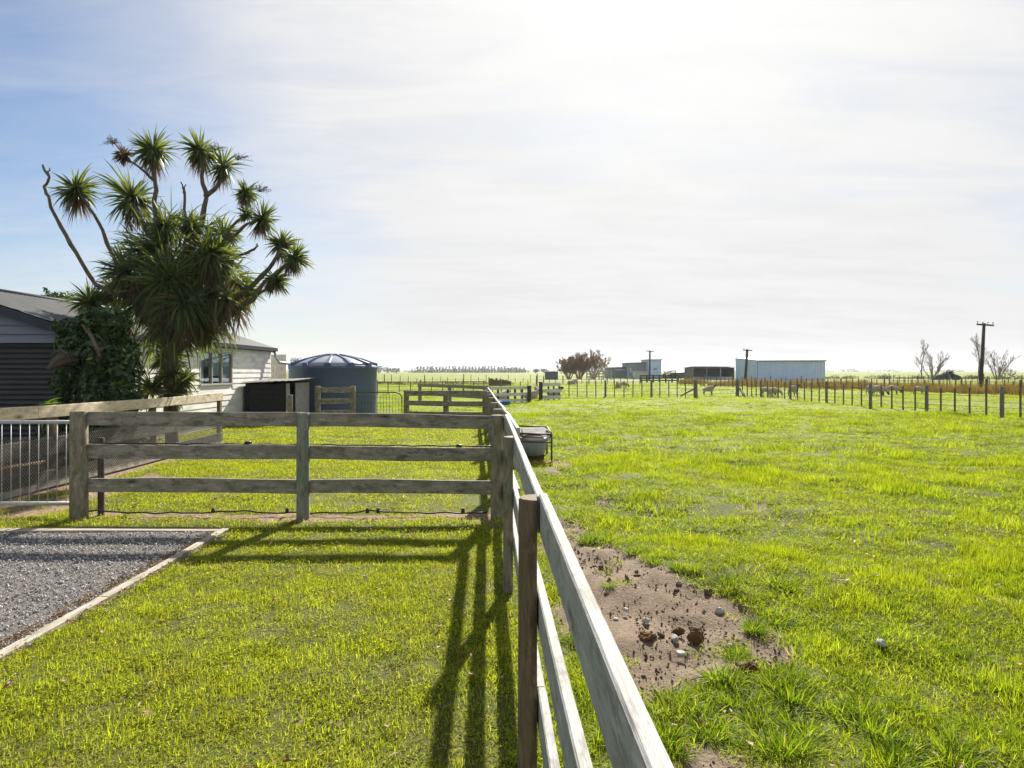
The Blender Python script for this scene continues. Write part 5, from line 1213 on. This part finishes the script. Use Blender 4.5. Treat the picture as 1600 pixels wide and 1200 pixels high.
# far blue hills
b = MB(); r0, r1 = [], []; n = 120
for k in range(n+1):
    x = -800+7200*k/n; h_ = 8+24*float(fbm(np.array(x/900.), np.array(.3), 5, 3))+8*sstep(800, 3500, x)
    r0.append((x, 5600, -3)); r1.append((x, 5750, float(h_)))
r2 = [(x, 6100, z*.6) for x, y, z in r1]
for A_, B2 in ((r0, r1), (r1, r2)):
    for k in range(n): b.poly([A_[k], A_[k+1], B2[k+1], B2[k]], None, True)
o = b.build('hills', speckle('hill_turf', (.075, .095, .06), (.10, .12, .075), .004, .9), None, (0, 5700, 0)); tag(o, kind='structure')

# ---------------------------------------------------------------- sheep
m, t = newmat('fleece'); p = t.obj(); n1 = t.noise(p, 9, 4, .7)
c = t.mix(t.ramp(n1, [(.3, 0), (.7, 1)]), (.29, .25, .20), (.44, .39, .325))
FLEECE = finish(m, t, pbsdf(t, c, .95, 0, t.bump(t.noise(p, 22, 3, .7), .8, .04), .1))
FACE_D = speckle('dark_face_wool', (.035, .03, .027), (.07, .06, .05), 15, .9); FACE_P = speckle('pale_face_wool', (.34, .29, .24), (.44, .38, .32), 15, .9)
def sheep_mesh(name, pose, face):
    V, E, Rr = [], [], []
    def add(p, r, par=None):
        V.append(p); Rr.append(r)
        if par is not None: E.append((par, len(V)-1))
        return len(V)-1
    z0 = .60 if pose != 'lie' else .30
    root = add((0, -.30, z0), (.21, .23)); mid = add((0, 0, z0-.01), (.25, .27), root); ch = add((0, .30, z0), (.20, .22), mid)
    if pose == 'graze': nk = add((0, .52, z0-.14), (.11, .13), ch); hd = add((0, .63, z0-.36), (.075, .085), nk); mz = add((0, .68, z0-.52), (.045, .05), hd)
    else: nk = add((0, .47, z0+.15), (.11, .13), ch); hd = add((0, .56, z0+.30), (.085, .09), nk); mz = add((0, .72, z0+.22), (.05, .055), hd)
    h = Vector(V[hd]); 
    for s in (-1, 1):
        e1 = add((s*.06, h.y-.02, h.z+.05), (.03, .03), hd); add((s*.16, h.y-.03, h.z+.035), (.018, .03), e1)
    add((0, -.53, z0-.05), (.05, .05), root)
    for s in (-1, 1):
        if pose == 'lie':
            a = add((s*.17, .30, .14), (.07, .07), ch); add((s*.19, .52, .06), (.035, .035), a)
            a = add((s*.21, -.22, .14), (.09, .09), root); add((s*.24, .02, .06), (.035, .035), a)
        else:
            a = add((s*.12, -.36, .40), (.085, .095), root); k = add((s*.125, -.43, .23), (.036, .04), a); k = add((s*.125, -.40, .08), (.028, .028), k); add((s*.125, -.375, .0), (.034, .036), k)
            a = add((s*.11, .27, .38), (.075, .08), ch); k = add((s*.115, .295, .20), (.036, .038), a); k = add((s*.115, .285, .07), (.028, .028), k); add((s*.115, .30, .0), (.034, .036), k)
    me = bpy.data.meshes.new(name+'_cage'); me.from_pydata(V, E, []); ob = bpy.data.objects.new(name+'_cage', me); COL.objects.link(ob)
    sk = ob.modifiers.new('skin', 'SKIN')
    lay = me.skin_vertices[0].data if me.skin_vertices else None
    if lay is None: raise RuntimeError('no skin layer')
    for k, r in enumerate(Rr): lay[k].radius = r; lay[k].use_root = (k == 0)
    sb = ob.modifiers.new('sub', 'SUBSURF'); sb.levels = 2; sb.render_levels = 2
    dg = bpy.context.evaluated_depsgraph_get(); ev_ = ob.evaluated_get(dg); out = bpy.data.meshes.new_from_object(ev_); out.name = name
    bpy.data.objects.remove(ob); bpy.data.meshes.remove(me)
    out.materials.clear(); out.materials.append(FLEECE); out.materials.append(face)
    hz = Vector(V[hd]); cut = .26 if pose != 'lie' else .0
    for v in out.vertices:
        c = v.co
        if c.z > cut and (c-hz).length > .16: v.co = c+v.normal*.022*math.sin(c.x*31+c.y*17)*math.cos(c.y*27+c.z*23)
    for f in out.polygons:
        c = f.center; f.use_smooth = True
        f.material_index = 1 if (c.z < cut or (c-hz).length < .15 or (c-Vector(V[mz])).length < .13) else 0
    return out
SM = {}
def ensure_skin(): pass
for po in ('stand', 'graze', 'lie'):
    for fn, fm in (('dark', FACE_D), ('pale', FACE_P)): SM[(po, fn)] = sheep_mesh('sheep', po, fm)
def sheep(px, yb, ang, pose, face, s, lab):
    o = bpy.data.objects.new('sheep', SM[(pose, face)]); COL.objects.link(o); g = G(px, yb); o.location = (g.x, g.y, 0); o.rotation_euler = (0, 0, R(ang)); o.scale = (s, s, s)
    tag(o, lab, 'sheep', 'sheep in the paddocks')
sheep(1107, 617.3, -90, 'stand', 'dark', .74, 'grey-brown sheep standing side-on with its head up behind the wire gate')
sheep(1199, 619.2, -88, 'graze', 'dark', .80, 'sheep grazing behind a thick post, rear of the overlapping pair beside the face-on sheep')
sheep(1209.5, 620.2, -95, 'graze', 'pale', .78, 'sheep grazing head down, front of the overlapping pair beside the face-on sheep')
sheep(1239.5, 619.6, 195, 'stand', 'dark', .84, 'dark-faced sheep standing face-on behind the wire fence')
sheep(1363, 616.8, -80, 'graze', 'pale', .92, 'broad pale sheep, rear one of the larger overlapping grazing pair')
sheep(1373, 619.0, -100, 'graze', 'dark', .92, 'pale sheep with its head to the grass, front one of the larger overlapping grazing pair')
sheep(1395, 616.0, -105, 'graze', 'dark', .84, 'sheep grazing by itself between the larger pair and the far single sheep')
sheep(1436, 616.4, -90, 'graze', 'dark', .78, 'small dark-headed sheep grazing alone nearest the big power pole')
sheep(966, 606.8, 160, 'lie', 'pale', 1.0, 'pale sheep lying down beyond the straight wire fence')
sheep(974.5, 606.4, -80, 'graze', 'dark', .80, 'dark-headed sheep grazing beside the lying sheep beyond the straight wire fence')
sheep(893, 601.2, -85, 'lie', 'pale', 1.05, 'pale sheep lying far off in front of the bare willows')
sheep(838, 614.0, 10, 'stand', 'pale', .58, 'sheep seen from behind in the gap between the whitewashed panels')
sheep(829, 624.0, -70, 'lie', 'pale', .9, 'white sheep lying at the end of the long whitewashed panel')
sheep(781, 626.0, -60, 'lie', 'pale', .9, 'white sheep lying behind the long whitewashed panel near the blue tub')
sheep(865, 619.0, -80, 'lie', 'dark', .95, 'sheep resting behind the short whitewashed panel')

# ---------------------------------------------------------------- air over the plain
HZ_LO, HZ_HI = (-8200, -120, -4.5), (8200, 8200, 30)
b = MB(); b.box(HZ_LO, HZ_HI)
m, t = newmat('air'); v = t.n('ShaderNodeVolumePrincipled', {'Color': (.90, .94, 1.0, 1), 'Density': HAZE, 'Anisotropy': .3})
o = t.n('ShaderNodeOutputMaterial'); t.t.links.new(v.outputs[0], o.inputs['Volume'])
if HAZE > 0: tag(b.build('haze', m), 'thin pale haze over the plain', 'haze', None, 'stuff')
scene.cycles.volume_bounces = 0
